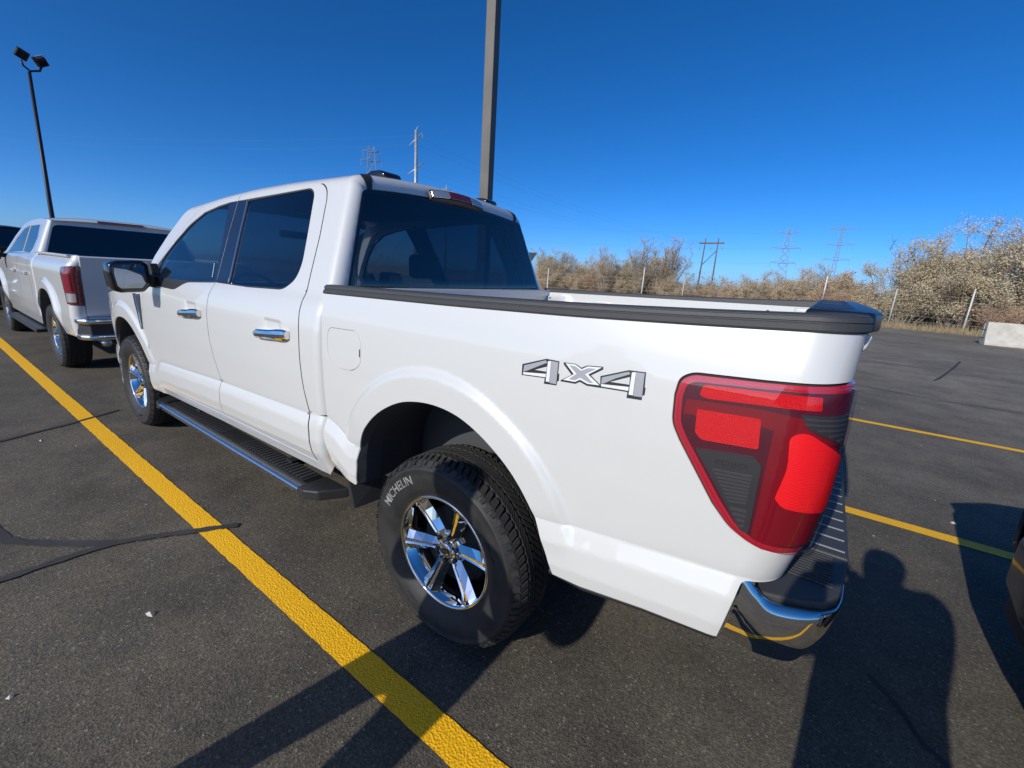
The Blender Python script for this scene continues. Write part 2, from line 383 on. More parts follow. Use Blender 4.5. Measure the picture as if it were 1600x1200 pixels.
def table(kn, lo, hi, sig, step=0.002):
    kn = sorted(kn); x = np.arange(lo, hi, step); y = np.interp(x, [k[0] for k in kn], [k[1] for k in kn])
    if sig > 0:
        m = int(4*sig/step); g = np.exp(-0.5*(np.arange(-m, m+1)*step/sig)**2); g /= g.sum()
        yp = np.concatenate([np.full(m, 0.0)+y[0]-(np.arange(m, 0, -1))*(y[1]-y[0]), y, y[-1]+(np.arange(1, m+1))*(y[-1]-y[-2])])
        y = np.convolve(yp, g, 'valid')
    return lambda q: np.interp(q, x, y)
def sstep(a, b2, x):
    t = np.clip((x-a)/(b2-a), 0, 1); return t*t*(3-2*t)

# ------------------------------------------------------------------ ground
def quad_sheet(name, x0, x1, y0, y1, z, mat, nx=1, ny=1):
    V = [(x0+(x1-x0)*i/nx, y0+(y1-y0)*j/ny, z) for j in range(ny+1) for i in range(nx+1)]
    F = [(j*(nx+1)+i, j*(nx+1)+i+1, (j+1)*(nx+1)+i+1, (j+1)*(nx+1)+i) for j in range(ny) for i in range(nx)]
    return mk(name, V, F, mat)
tag(quad_sheet('ground', -2500, 2500, -2500, 2500, -0.03, 'dry_soil', 4, 4), kind='structure')
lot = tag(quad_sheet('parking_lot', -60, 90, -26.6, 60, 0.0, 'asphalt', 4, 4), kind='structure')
def stripe(y, x0, x1, w, seed):
    rnd = random.Random(seed); n = int((x1-x0)/0.05); V = []; F = []
    for i in range(n+1):
        x = x0+(x1-x0)*i/n; a = rnd.uniform(-1, 1)*0.0022; b2 = rnd.uniform(-1, 1)*0.0022
        V += [(x, y-w/2+a, 0.004), (x, y+w/2+b2, 0.004)]
    for i in range(n): F.append((2*i, 2*i+2, 2*i+3, 2*i+1))
    return mk('painted_line', V, F, 'road_paint')
for y, lab, sd in ((1.255, 'yellow painted line beside the near white pickup running to the lower edge', 1), (-1.69, 'yellow painted line behind the tail lamp running into the right shadow', 2), (-4.66, 'farther yellow painted line on the asphalt right of the tailgate', 3)):
    tag(stripe(y, -3.4, 11.6, 0.112, sd), lab, 'road marking', 'yellow stall lines')
def ribbon(name, pts, w, z, mat, parent, seed=0):
    rnd = random.Random(seed); pts = catmull(pts, 8); V = []; F = []
    for i, p in enumerate(pts):
        a = np.array(pts[max(i-1, 0)]); b2 = np.array(pts[min(i+1, len(pts)-1)]); d = b2-a; d /= np.linalg.norm(d)+1e-9
        nrm = np.array([-d[1], d[0]]); ww = w*(0.8+0.4*rnd.random())*(0.35 if i in (0, len(pts)-1) else 1)
        for s in (-1, 1): V.append((p[0]+nrm[0]*s*ww/2, p[1]+nrm[1]*s*ww/2, z))
    for i in range(len(pts)-1): F.append((2*i, 2*i+2, 2*i+3, 2*i+1))
    return mk(name, V, F, mat, parent)
ribbon('crack_seal', [(1.80, 2.9), (1.78, 2.3), (1.77, 2.02), (1.76, 1.76), (1.73, 1.6), (1.65, 1.45), (1.57, 1.33), (1.51, 1.23), (1.45, 1.14)], 0.046, 0.0075, 'crack_tar', lot, 1)
ribbon('crack_seal', [(2.9, 2.05), (2.27, 1.97), (2.15, 1.94), (2.03, 1.86), (1.88, 1.74), (1.735, 1.61)], 0.052, 0.0035, 'crack_tar', lot, 2)
ribbon('crack_seal', [(-1.2, -11.3), (-1.9, -11.19), (-2.85, -11.23), (-3.64, -10.9), (-4.52, -10.69), (-6, -10.5)], 0.04, 0.003, 'crack_tar', lot, 3)
ribbon('crack_seal', [(-3.0, -9.3), (-3.19, -9.93), (-3.72, -12.0), (-4.12, -13.7)], 0.045, 0.0035, 'crack_tar', lot, 4)
ribbon('crack_seal', [(-1.5, 0.0), (-1.58, 0.1), (-1.64, 0.23), (-1.70, 0.29), (-1.8, 0.5)], 0.02, 0.003, 'crack_tar', lot, 5)
ribbon('crack_seal', [(3.85, 2.2), (3.96, 1.79), (4.04, 1.58), (4.13, 1.33), (4.3, 1.0)], 0.035, 0.0065, 'crack_tar', lot, 6)
ribbon('crack_seal', [(0, -7.2), (-1.5, -7.4), (-3.0, -7.1), (-5, -7.3)], 0.03, 0.003, 'crack_tar', lot, 7)

# ------------------------------------------------------------------ wheel (axis y, outside at +y)
def make_wheel(parent, style='six'):
    w = empty('wheel', parent=parent)
    prof = [(0.236, 0.104), (0.250, 0.112), (0.262, 0.121), (0.285, 0.131), (0.310, 0.1365), (0.332, 0.1375), (0.352, 0.134), (0.356, 0.137), (0.362, 0.1365), (0.366, 0.131), (0.380, 0.122), (0.390, 0.110), (0.393, 0.09), (0.3945, 0.0)]
    prof = prof + [(r, -y) for r, y in prof[::-1][1:]]
    lathe('tyre', prof, 'rubber', w, 96)
    # tread blocks, five ribs
    V = []; F = []
    def block(t0, t1, y0, y1, sk, r0, r1, drop0=0.0, drop1=0.0):
        b0 = len(V)
        for (rr, ins) in ((r0, 0.0), (r1, 0.0022)):
            for (t, yy, dr) in ((t0, y0, drop0), (t1, y0, drop0), (t1, y1, drop1), (t0, y1, drop1)):
                ta = t+sk*(yy-(y0+y1)/2)*9; c = ins*(1 if t == t0 else -1)/0.4
                r = rr-(dr if rr == r1 else dr); yv = yy+(ins if yy == y0 else -ins)
                V.append((r*math.cos(ta+c), yv, r*math.sin(ta+c)))
        for f in ((4, 5, 6, 7), (0, 1, 5, 4), (1, 2, 6, 5), (2, 3, 7, 6), (3, 0, 4, 7)): F.append(tuple(b0+i for i in f))
    N = 78
    for row, (y0, y1, sk, ph) in enumerate(((-0.066, -0.030, 0.35, 0), (-0.024, 0.024, -0.3, 0.5), (0.030, 0.066, 0.35, 0.25))):
        for i in range(N):
            a = 2*math.pi*(i+ph)/N; block(a, a+2*math.pi/N*0.83, y0, y1, sk, 0.388, 0.4035)
    for sgn in (1, -1):
        for i in range(N):
            a = 2*math.pi*(i+0.4)/N; y0, y1 = (0.073, 0.112) if sgn > 0 else (-0.112, -0.073)
            block(a, a+2*math.pi/N*(0.80 if i % 2 else 0.72), y0, y1, 0.1, 0.384, 0.4025, 0.010 if sgn < 0 else 0.0, 0.010 if sgn > 0 else 0.0)
            if sgn > 0: # shoulder lugs running onto the sidewall
                ext = 0.368 if i % 2 else 0.376; b0 = len(V); t0, t1 = a+0.004, a+2*math.pi/N*(0.74 if i % 2 else 0.60)
                for t in (t0, t1):
                    for (r, yy) in ((0.391, 0.108), (0.3925, 0.1125), (ext+0.004, 0.1325), (ext, 0.127)): V.append((r*math.cos(t), yy, r*math.sin(t)))
                for f in ((0, 1, 2, 3), (7, 6, 5, 4), (0, 4, 5, 1), (1, 5, 6, 2), (2, 6, 7, 3)): F.append(tuple(b0+q for q in f))
    mk('tread', V, F, 'rubber_tread', w)
    # rim
    rim = [(0.205, -0.105), (0.232, -0.11), (0.238, -0.100), (0.215, -0.085), (0.200, 0.0), (0.210, 0.070), (0.222, 0.086), (0.2265, 0.100), (0.231, 0.108), (0.2365, 0.1105), (0.2425, 0.108), (0.2435, 0.101), (0.240, 0.098)]
    lathe('rim', rim, 'chrome', w, 96)
    lathe('brake_disc', [(0.05, 0.030), (0.165, 0.030), (0.165, 0.0), (0.19, -0.03), (0.19, -0.06)], 'underbody', w, 48)
    if style == 'six':
        # one spoke: two facets meeting in a ridge, folded sides
        st = [(0.045, 0.030, 0.058, 0.070), (0.080, 0.031, 0.060, 0.080), (0.130, 0.034, 0.064, 0.087), (0.180, 0.039, 0.074, 0.095), (0.212, 0.046, 0.084, 0.101), (0.2295, 0.052, 0.090, 0.1025)]
        V = []; F = []
        for (r, hw, ye, yr) in st:
            for (o, y) in ((-hw*0.92, ye-0.034), (-hw, ye), (-hw*0.30, yr), (-hw*0.12, yr-0.0045), (hw*0.12, yr-0.0045), (hw*0.30, yr), (hw, ye), (hw*0.92, ye-0.034)): V.append((r, y, o))
        for i in range(len(st)-1):
            for j in range(7): a = i*8+j; F.append((a, a+8, a+9, a+1))
        first = None
        for k in range(6):
            if first is None: s = mk('spoke', V, F, 'chrome', w); first = s
            else: s = bpy.data.objects.new('spoke', first.data); COL.objects.link(s); s.parent = w
            s.rotation_euler = (0, math.radians(60*k+10), 0)
        nl = 6; caps = 0.033
    else:
        st = [(0.048, 0.020, 0.060, 0.072), (0.12, 0.016, 0.066, 0.082), (0.19, 0.015, 0.078, 0.094), (0.229, 0.022, 0.090, 0.100)]
        V = []; F = []
        for (r, hw, ye, yr) in st:
            for (o, y) in ((-hw, ye-0.03), (-hw, ye+0.012), (-hw*0.6, yr), (hw*0.6, yr), (hw, ye+0.012), (hw, ye-0.03)): V.append((r, y, o))
        for i in range(len(st)-1):
            for j in range(5): a = i*6+j; F.append((a, a+6, a+7, a+1))
        first = None
        for k in range(12):
            if first is None: s = mk('spoke', V, F, 'chrome', w); first = s
            else: s = bpy.data.objects.new('spoke', first.data); COL.objects.link(s); s.parent = w
            s.rotation_euler = (0, math.radians(60*(k//2)+(-11 if k % 2 else 11)), 0)
        nl = 6; caps = 0.033
    lathe('hub', [(0.0, 0.066), (0.060, 0.066), (0.076, 0.058), (0.080, 0.02)], 'chrome', w, 48)
    lathe('centre_cap', [(0.0, 0.0875), (caps*0.8, 0.087), (caps, 0.083), (caps+0.003, 0.06)], 'chrome', w, 40)
    if style == 'six':
        bm = bmesh.new(); m = [bm.verts.new((0.026*math.cos(t), 0.0895, 0.0125*math.sin(t))) for t in np.linspace(0, 2*math.pi, 28, endpoint=False)]
        m2 = [bm.verts.new((0.026*math.cos(t), 0.0870, 0.0125*math.sin(t))) for t in np.linspace(0, 2*math.pi, 28, endpoint=False)]
        bm.faces.new(m)
        for i in range(28): bm.faces.new((m[i], m2[i], m2[(i+1) % 28], m[(i+1) % 28]))
        em = bm_out('oval_emblem', bm, 'gloss_black', w); em.rotation_euler = (0, math.radians(20), 0)
        tv, tf = text_mesh('Ford', 0.019, 0.0004); tv = np.stack([-tv[:, 0], 0.0903+tv[:, 2], tv[:, 1]], 1)
        e2 = mk('emblem_script', tv, tf, 'chrome', w); e2.rotation_euler = (0, math.radians(20), 0)
    first = None
    for k in range(nl):
        t = math.radians(60*k+40)
        if first is None: s = lathe('lug_nut', [(0.0, 0.083), (0.007, 0.083), (0.0105, 0.079), (0.0115, 0.058)], 'gloss_black' if style == 'six' else 'chrome', w, 12); first = s
        else: s = bpy.data.objects.new('lug_nut', first.data); COL.objects.link(s); s.parent = w
        s.location = (0.057*math.cos(t), 0, 0.057*math.sin(t))
    return w
def sidewall_text(body, size, ang, parent, r0=0.318, mat='tyre_letter', gap=1.0, bold=0.0):
    V, F = text_mesh(body, size, 0.0012, bold)
    xs = V[:, 0]*gap; rr = r0+V[:, 1]; t = ang+xs/r0     # read from outside (+y): clockwise with +x to the left
    X = -rr*np.sin(t); Z = rr*np.cos(t)
    y = np.interp(rr, [0.25, 0.262, 0.285, 0.31, 0.332, 0.352], [0.112, 0.121, 0.131, 0.1365, 0.1375, 0.134])+0.0008+V[:, 2]
    return mk('sidewall_lettering', np.stack([X, y, Z], 1), F, mat, parent)

# ------------------------------------------------------------------ the near white pickup
truck = tag(empty('pickup_truck'), 'large white four-door pickup with chrome wheels and 4x4 lettering nearest the camera', 'pickup truck')
crease = table([(-1.3, .86), (-1.15, .842), (-.79, .796), (-.46, .757), (.49, .722), (.57, .722), (.66, .775), (.74, .80), (.9, .783), (1.91, .754), (2.85, .708), (2.98, .700), (3.06, .665), (3.2, .64), (4.8, .64)], -1.4, 4.9, 0.012)
up_bed = table([(.5, .980), (.80, .983), (.95, .990), (1.10, .992), (1.20, .989), (1.28, .984), (1.34, .975), (1.38, .966), (1.48, .940)], .3, 1.6, .012)
up_cab = table([(.5, .980), (.80, .983), (.95, .990), (1.10, .991), (1.20, .987), (1.28, .975), (1.33, .953), (1.36, .927), (1.88, .715), (2.1, .627)], .3, 2.2, .013)
low = table([(-.5, .90), (-.36, .925), (-.27, .962), (-.20, .995), (-.14, 1.006), (-.06, 1.004), (-.012, .988), (0, .983), (.1, .983)], -.6, .12, .004)
RF = table([(-60, .62), (0, .645), (32, .643), (58, .629), (93, .615), (118, .602), (140, .608), (180, .62), (240, .62)], -80, 260, 4, 0.5)
def yprof(x, z, upper):
    x, z = np.broadcast_arrays(np.asarray(x, float), np.asarray(z, float)); c = crease(x); w = z-c
    y = np.where(w >= 0, upper(z)-0.0035*np.exp(-w/0.02), low(w)-0.0035)
    for xc, zc, k in ((0.0, 0.55, 1.0), (3.693, 0.50, 0.97)):
        th = np.degrees(np.arctan2(z-zc, x-xc)); r = np.hypot(x-xc, z-zc)
        fade = sstep(8, 34, th)*sstep(8, 30, 180-th) if xc == 0 else sstep(2, 50, 180-th)*sstep(2, 40, th)
        y = y+0.018*sstep(0.0, 0.040, RF(th)*k-r)*fade
    y = y-np.where(x > 3.75, 0.11*((np.maximum(x, 3.75)-3.75)/.8)**2, 0)
    for hx in (1.19, 2.24):     # finger scoops behind the door handles
        q = np.maximum(np.abs(x-hx-.01)/.075, np.abs(z-1.178)/.030); y = y-0.007*sstep(1.25, .75, q)
    return y
BR = 0.10
xr = table([(.4, -1.05), (.6, -1.07), (.85, -1.12), (.93, -1.138), (1.05, -1.150), (1.2, -1.154), (1.32, -1.152), (1.44, -1.156), (1.6, -1.158)], .3, 1.7, .02)
def S_bed(u, z):
    u = np.asarray(u, float); z = np.asarray(z, float); us = xr(z)+BR; d = np.maximum(us-u, 0); th = np.minimum(d/BR, math.pi/2)
    x = np.where(u >= us, u, us-BR*np.sin(th)); ins = BR*(1-np.cos(th))+np.maximum(d-BR*math.pi/2, 0)
    return np.stack([x, yprof(np.maximum(u, us), z, up_bed)-ins, z], -1)
CR = 0.06
def xb(z): return np.interp(z, [1.0, 1.40, 1.885, 2.0], [.765, .765, .868, .893])
DROP = table([(0, 0), (1.5, 0), (1.91, .012), (2.29, .037), (2.57, .066), (2.75, .085), (3.4, .12)], -.2, 3.5, .05)
def cab_sec(x, v):
    zr = 1.888-DROP(x); ys = yprof(x, np.minimum(v, zr), up_cab); w = np.maximum(v-zr, 0)
    y0 = ys; t = np.minimum(w/.16, 1)
    p1y, p1z = y0-.375*.052, zr+.927*.052; p3y, p3z = y0-.135, zr+.064; p2y, p2z = p3y+.065, p3z-.006
    by = (1-t)**3*y0+3*(1-t)**2*t*p1y+3*(1-t)*t*t*p2y+t**3*p3y
    bz = (1-t)**3*zr+3*(1-t)**2*t*p1z+3*(1-t)*t*t*p2z+t**3*p3z
    w2 = np.maximum(w-.16, 0); yr = by-w2; bz = bz+np.where(w2 > 0, .027*(1-(np.clip(yr/np.maximum(p3y, .1), -1, 1))**2), 0)
    return np.where(v <= zr, ys, yr), np.where(v <= zr, v, bz)
def S_cab(u, v):
    u, v = np.broadcast_arrays(np.asarray(u, float), np.asarray(v, float))
    xe = xb(np.minimum(v, 1.93)); us = xe+CR; d = np.maximum(us-u, 0); th = np.minimum(d/CR, math.pi/2)
    x = np.where(u >= us, u, us-CR*np.sin(th)); ins = CR*(1-np.cos(th))+np.maximum(d-CR*math.pi/2, 0)
    xs = np.maximum(u, us); y, z = cab_sec(xs, v); e = 2e-3
    ya, za = cab_sec(xs, v-e); yb2, zb2 = cab_sec(xs, v+e); ty, tz = yb2-ya, zb2-za; L = np.sqrt(ty*ty+tz*tz)+1e-9
    return np.stack([x, y-tz/L*ins, z+ty/L*ins], -1)
def uE(z): return float(xb(min(z, 1.93)))+CR-(CR*math.pi/2+.012)

CREASE = [[(x, float(crease(x))+o) for x in np.arange(-1.2, 4.6, .014)] for o in (.026, .014, .005, 0, -.006, -.013, -.026)]
ARCH = [(.512, .540), (.503, .613), (.499, .676), (.482, .745), (.436, .830), (.34, .924), (.213, .997), (.097, 1.028), (-.01, 1.034), (-.11, 1.019), (-.205, .980), (-.295, .923), (-.362, .863), (-.418, .792), (-.464, .718), (-.500, .640), (-.522, .585)]
ARCHF = [(3.195, .455), (3.205, .53), (3.225, .61), (3.27, .70), (3.34, .80), (3.44, .885), (3.56, .945), (3.69, .965), (3.82, .950), (3.94, .90), (4.04, .81), (4.11, .70), (4.15, .58), (4.16, .47)]
FUEL = [(.706, 1.185, .03), (.693, 1.236, .04), (.490, 1.243, .05), (.458, 1.20, .03), (.462, 1.105, .02), (.520, 1.066, .03), (.648, 1.059, .05), (.703, 1.115, .03)]
def shrink(poly, g):
    c = np.mean([p[:2] for p in poly], 0); out = []
    for p in poly:
        d = np.array(p[:2])-c; L = np.linalg.norm(d); q = c+d*(1-g/L); out.append((q[0], q[1], *(p[2:])))
    return out
def ue(z): return float(xr(z))+BR-(BR*math.pi/2+.02)
LAMP = [(ue(.915), .915), (-1.06, .921), (-1.022, .931, .01), (-.985, .952, .02), (-.94, 1.0), (-.892, 1.068), (-.842, 1.137), (-.818, 1.176, .02), (-.813, 1.246), (-.818, 1.285, .03), (-.842, 1.302, .03), (-.992, 1.311), (-1.10, 1.320), (ue(1.328), 1.328)]
rz = table([(.76, 1.380), (.0, 1.394), (-.5, 1.408), (-.845, 1.423), (-1.05, 1.434), (-1.2, 1.442)], -1.3, .9, .05)
for sd in (1, -1):
    mir = sd < 0
    outer = [(.747, 1.377), (.747, .80), (.755, .705), (.712, .618), (.702, .552), (.525, .532)] + catmull(ARCH, 4) + [(-.615, .588), (-.813, .620), (-1.006, .640), (-1.034, .818, .015), (ue(.83), .828)] \
        + [(ue(.908), .908), (-1.06, .914), (-1.024, .924, .01), (-.982, .945, .02), (-.935, .994), (-.886, 1.063), (-.835, 1.134), (-.811, 1.174, .02), (-.806, 1.246), (-.811, 1.290, .035), (-.840, 1.309, .03), (-.992, 1.3175), (-1.03, 1.3205), (-1.10, 1.3265), (-1.15, 1.331), (ue(1.335), 1.335)] + [(ue(1.438), 1.438)] + [(float(q), float(rz(q))) for q in np.linspace(-1.05, .6, 12)]
    bs = patch('bed_side', S_bed, outer, [FUEL] if sd > 0 else [], 'white_paint', truck, h=.0125 if sd > 0 else .04, hb=.012 if sd > 0 else None, skirt=.02, mirror=mir, feat=CREASE)
    if sd > 0:
        fd = patch('fuel_door', S_bed, shrink(FUEL, .0035), [], 'white_paint', bs, h=.03, skirt=.012)
        patch('gap_backing', S_bed, [(p[0], p[1]) for p in shrink(FUEL, -.02)], [], 'underbody', bs, h=.06, off=-.012, skirt=0)
        patch('finger_notch', S_bed, [(.466, 1.170), (.466, 1.135), (.472, 1.137), (.472, 1.168)], [], 'print_black', bs, h=.02, off=.001, skirt=0)
    # bed inner wall, rail cap
    inner = 0.855
    V = []; F = []
    prof = [(.002, -.004), (.007, .002), (.007, .0145), (.0035, .0165), (.0035, .0190), (.006, .0205), (.004, .0290), (0.0, .0305), (0.0, .0325), (-.006, .0355), (-.03, .0365), (-.072, .0350), (-.078, .031), (-.080, -.004), (-.074, -.006)]
    xs = [.752, .74]+list(np.linspace(.72, -1.05, 30))
    for i, x in enumerate(xs):
        ybase = float(yprof(x, rz(x), up_bed)); tap = 0.35 if i == 0 else 1.0
        for (dy, dz) in prof: V.append((x-(0.0 if i else 0.0)-((.03*max(0, dz)/.04) if i == 0 else 0), sd*(ybase+dy), float(rz(x))+dz))
    # run round the rear corner
    yb0 = float(yprof(-1.05, float(rz(-1.05)), up_bed))
    for t in np.linspace(0.08, 1, 14)*math.pi/2:
        for (dy, dz) in prof:
            R = BR+dy; zz = float(rz(-1.056-.06*math.sin(t)))+dz
            V.append((-1.056-max(R, .004)*math.sin(t), sd*(yb0-BR+max(R, .004)*math.cos(t)+min(R-.004, 0)), zz))
    k = len(prof); n = len(V)//k
    for i in range(n-1):
        for j in range(k-1):
            a = i*k+j; f = (a, a+1, a+k+1, a+k); F.append(f if sd < 0 else f[::-1])
    F.append(tuple(range(k)) if sd > 0 else tuple(range(k))[::-1]); F.append(tuple((n-1)*k+j for j in range(k)))
    rcp = mk('rail_cap', V, F, 'rail_plastic', truck, True); rcp.data.set_sharp_from_angle(angle=math.radians(28))
    # inner wall with pressed pockets
    def S_in(u, z, sd=sd):
        y = 0.872-0.020*sstep(1.34, 1.30, z)
        for xc in (.62, .25, -.12, -.52, -.9): y = y-.030*sstep(.085, .03, np.abs(u-xc))*sstep(1.348, 1.322, z)
        y = y-0.028*sstep(.46, .60, u)*sstep(1.375, 1.36, z)
        return np.stack([u, y, z], -1)
    def S_in2(u, z): return S_in(u, z)
    w = patch('bed_inner_wall', S_in2, [(.70, 1.05), (.70, 1.39), (-1.05, 1.43), (-1.05, 1.05)], [], 'white_paint', truck, h=.03, skirt=0, mirror=mir)
    if sd < 0:
        for xc, zz in ((.655, 1.345), (-.80, 1.388)):
            bm = bmesh.new(); add_tube(bm, [(xc, -.836, zz), (xc, -.845, zz-.0)], .010, 12); bm_out('drain_hole', bm, 'print_black', w)
# bed floor, bulkhead, rear posts
box('bed_floor', (-1.05, -.575, .79), (.705, .575, .82), 'white_paint', truck, .004)
for sd in (1, -1): box('wheel_tub', (-1.05, min(sd*.575, sd*.872), 1.045), (.70, max(sd*.575, sd*.872), 1.06), 'white_paint', truck, .004); box('tub_side', (-1.05, min(sd*.565, sd*.58), .81), (.70, max(sd*.565, sd*.58), 1.058), 'white_paint', truck, .004)
bk = box('bulkhead', (.690, -.90, .80), (.735, .90, 1.405), 'white_paint', truck, .008)
box('bulkhead_rail', (.683, -.885, 1.36), (.690, .885, 1.400), 'white_paint', bk, .003)
for sd in (1, -1): box('bed_post', (-1.055, sd*.78 if sd > 0 else -.87, .82), (-.93, .87 if sd > 0 else -.78, 1.425), 'white_paint', truck, .012)
# tailgate
tg = prism('tailgate', [(-1.075, .86), (-1.075, 1.43), (-1.140, 1.437), (-1.170, 1.427), (-1.164, 1.400), (-1.140, 1.36), (-1.142, 1.1), (-1.110, .90), (-1.105, .86)], 'y', -.835, .835, 'white_paint', truck, .006)
capP = [(-1.035, -.845), (-1.035, .845), (-1.09, .865), (-1.138, .862), (-1.166, .835), (-1.184, .76), (-1.194, .5), (-1.198, 0), (-1.194, -.5), (-1.184, -.76), (-1.166, -.835), (-1.138, -.862), (-1.09, -.865)]
tcap = prism('tailgate_cap', capP, 'z', 1.432, 1.4775, 'satin_black', tg, .010, 3, True)
prism('cap_insert', [(-1.045, -.78), (-1.045, .70), (-1.09, .76), (-1.135, .60), (-1.14, -.60), (-1.09, -.80)], 'z', 1.476, 1.4790, 'black_plastic', tg, .001)
for yy in (.15, -.25, -.55): box('cap_slot', (-1.115, yy-.05, 1.4785), (-1.055, yy+.05, 1.4800), 'rail_plastic', tg, .0006)

# tail lamps
LB = [(-.865, 1.225), (-1.006, 1.232), (-1.05, 1.228), (-1.10, 1.212), (-1.15, 1.186), (-1.20, 1.160)]
for sd in (1, -1):
    mir = sd < 0
    tl = patch('tail_lamp', S_bed, LAMP, [], 'lamp_rim', truck, h=.02, off=.004, skirt=.03, mirror=mir)
    inn = [(ue(.93)+.008, .934), (-1.062, .938), (-1.024, .949, .01), (-.994, .966, .02), (-.952, 1.016), (-.906, 1.080), (-.856, 1.146), (-.834, 1.182, .02), (-.829, 1.246), (-.833, 1.275, .025), (-.850, 1.287, .02), (-.992, 1.297), (-1.10, 1.306), (ue(1.31)+.008, 1.313)]
    patch('lamp_backing', S_bed, [(ue(.90), .895), (-1.06, .905), (-1.02, .915), (-.97, .940), (-.925, .99), (-.875, 1.06), (-.825, 1.13), (-.800, 1.17), (-.796, 1.246), (-.80, 1.30), (-.835, 1.320), (-.992, 1.330), (-1.10, 1.339), (ue(1.345), 1.347)], [], 'underbody', tl, h=.03, off=-.006, skirt=0, mirror=mir)  # dark sheet added behind the lamp to keep its gap in shade
    patch('lens_face', S_bed, inn, [], 'lamp_dark', tl, h=.02, off=.0075, skirt=.003, mirror=mir)
    patch('lens_band', S_bed, [(-.838, 1.205), (-1.0, 1.215), (-1.20, 1.19), (-1.215, 1.245), (-1.0, 1.252), (-.84, 1.243)], [], 'lamp_deep', tl, h=.02, off=.0095, skirt=.003, mirror=mir)
    patch('reflector', S_bed, [(-.866, 1.258, .008), (-.872, 1.284, .008), (-1.102, 1.299, .004), (-1.106, 1.270, .004), (-.885, 1.253, .01)], [], 'lamp_reflex', tl, h=.02, off=.0095, skirt=.003, mirror=mir)
    patch('reflector', S_bed, [(-.868, 1.224, .006), (-1.004, 1.231, .006), (-1.010, 1.162, .006), (-.888, 1.152, .012), (-.872, 1.168, .006)], [], 'lamp_reflex', tl, h=.02, off=.012, skirt=.005, mirror=mir)
    patch('stop_panel', S_bed, [(-1.032, 1.225, .01), (-1.10, 1.220, .02), (-1.20, 1.165, .01), (-1.20, .950), (-1.06, .940), (-1.032, .945)], [], 'lamp_deep', tl, h=.02, off=.0105, skirt=.004, mirror=mir)
    patch('stop_lens', S_bed, [(-1.062, 1.208, .02), (-1.088, 1.222, .02), (-1.188, 1.163, .015), (-1.186, 1.03, .01), (-1.075, 1.042, .015), (-1.060, 1.060, .006), (-1.070, 1.135, .02)], [], 'lamp_red', tl, h=.018, off=.0145, skirt=.006, mirror=mir)
    bi = patch('reverse_lens', S_bed, [(-.880, 1.128, .004), (-1.008, 1.142, .010), (-1.024, 1.126, .010), (-1.026, .955, .006), (-1.008, .955, .008)], [], 'lamp_black', tl, h=.02, off=.0125, skirt=.005, mirror=mir)
    patch('side_lens', S_bed, [(-1.072, 1.258, .004), (-1.172, 1.264), (-1.178, 1.192), (-1.09, 1.228, .01)], [], 'lamp_black', tl, h=.02, off=.0125, skirt=.004, mirror=mir)
    for k in range(5):
        z0 = 1.252-.011*k; xl = -1.082 if z0 > 1.232 else -1.10-(1.232-z0)*2.2; patch('side_slat', S_bed, [(xl, z0), (-1.168, z0+.003), (-1.168, z0-.001), (xl, z0-.004)], [], 'lamp_slat', tl, h=.02, off=.0134, skirt=.001, mirror=mir)
    for k in range(9):
        z0 = 1.090-.0085*k; x0 = -.925-.0062*k*.92; patch('slat', S_bed, [(x0, z0), (-1.010, z0+.008), (-1.010, z0+.0040), (x0, z0-.0040)], [], 'lamp_slat', tl, h=.02, off=.0150, skirt=.003, mirror=mir)
    for k in range(5):
        z0 = 1.008-.0125*k; x0 = -.978-.0088*k; patch('slat', S_bed, [(x0, z0), (-1.014, z0+.003), (-1.014, z0-.003), (x0, z0-.006)], [], 'lamp_slat', tl, h=.02, off=.0150, skirt=.003, mirror=mir)
    patch('outer_lens', S_bed, [(-1.178, .921), (-1.06, .929), (-1.022, .939, .01), (-.990, .958, .02), (-.946, 1.008), (-.899, 1.074), (-.849, 1.141), (-.826, 1.179, .02), (-.821, 1.246), (-.826, 1.279, .03), (-.846, 1.294, .03), (-.992, 1.304), (-1.10, 1.313), (-1.185, 1.319)], [], 'lamp_cover', tl, h=.02, off=.0165, skirt=.012, mirror=mir)
    if sd > 0:
        tv, tf = text_mesh('FORD', 0.021, 0.0006)
        uu = -.962-tv[:, 0]*1.25; zz = 1.113+tv[:, 1]*.8-(uu+.962)*.10
        P = S_bed(uu, zz); P[:, 1] += .0140+tv[:, 2]; mk('lens_lettering', P, tf, 'print_black', tl)
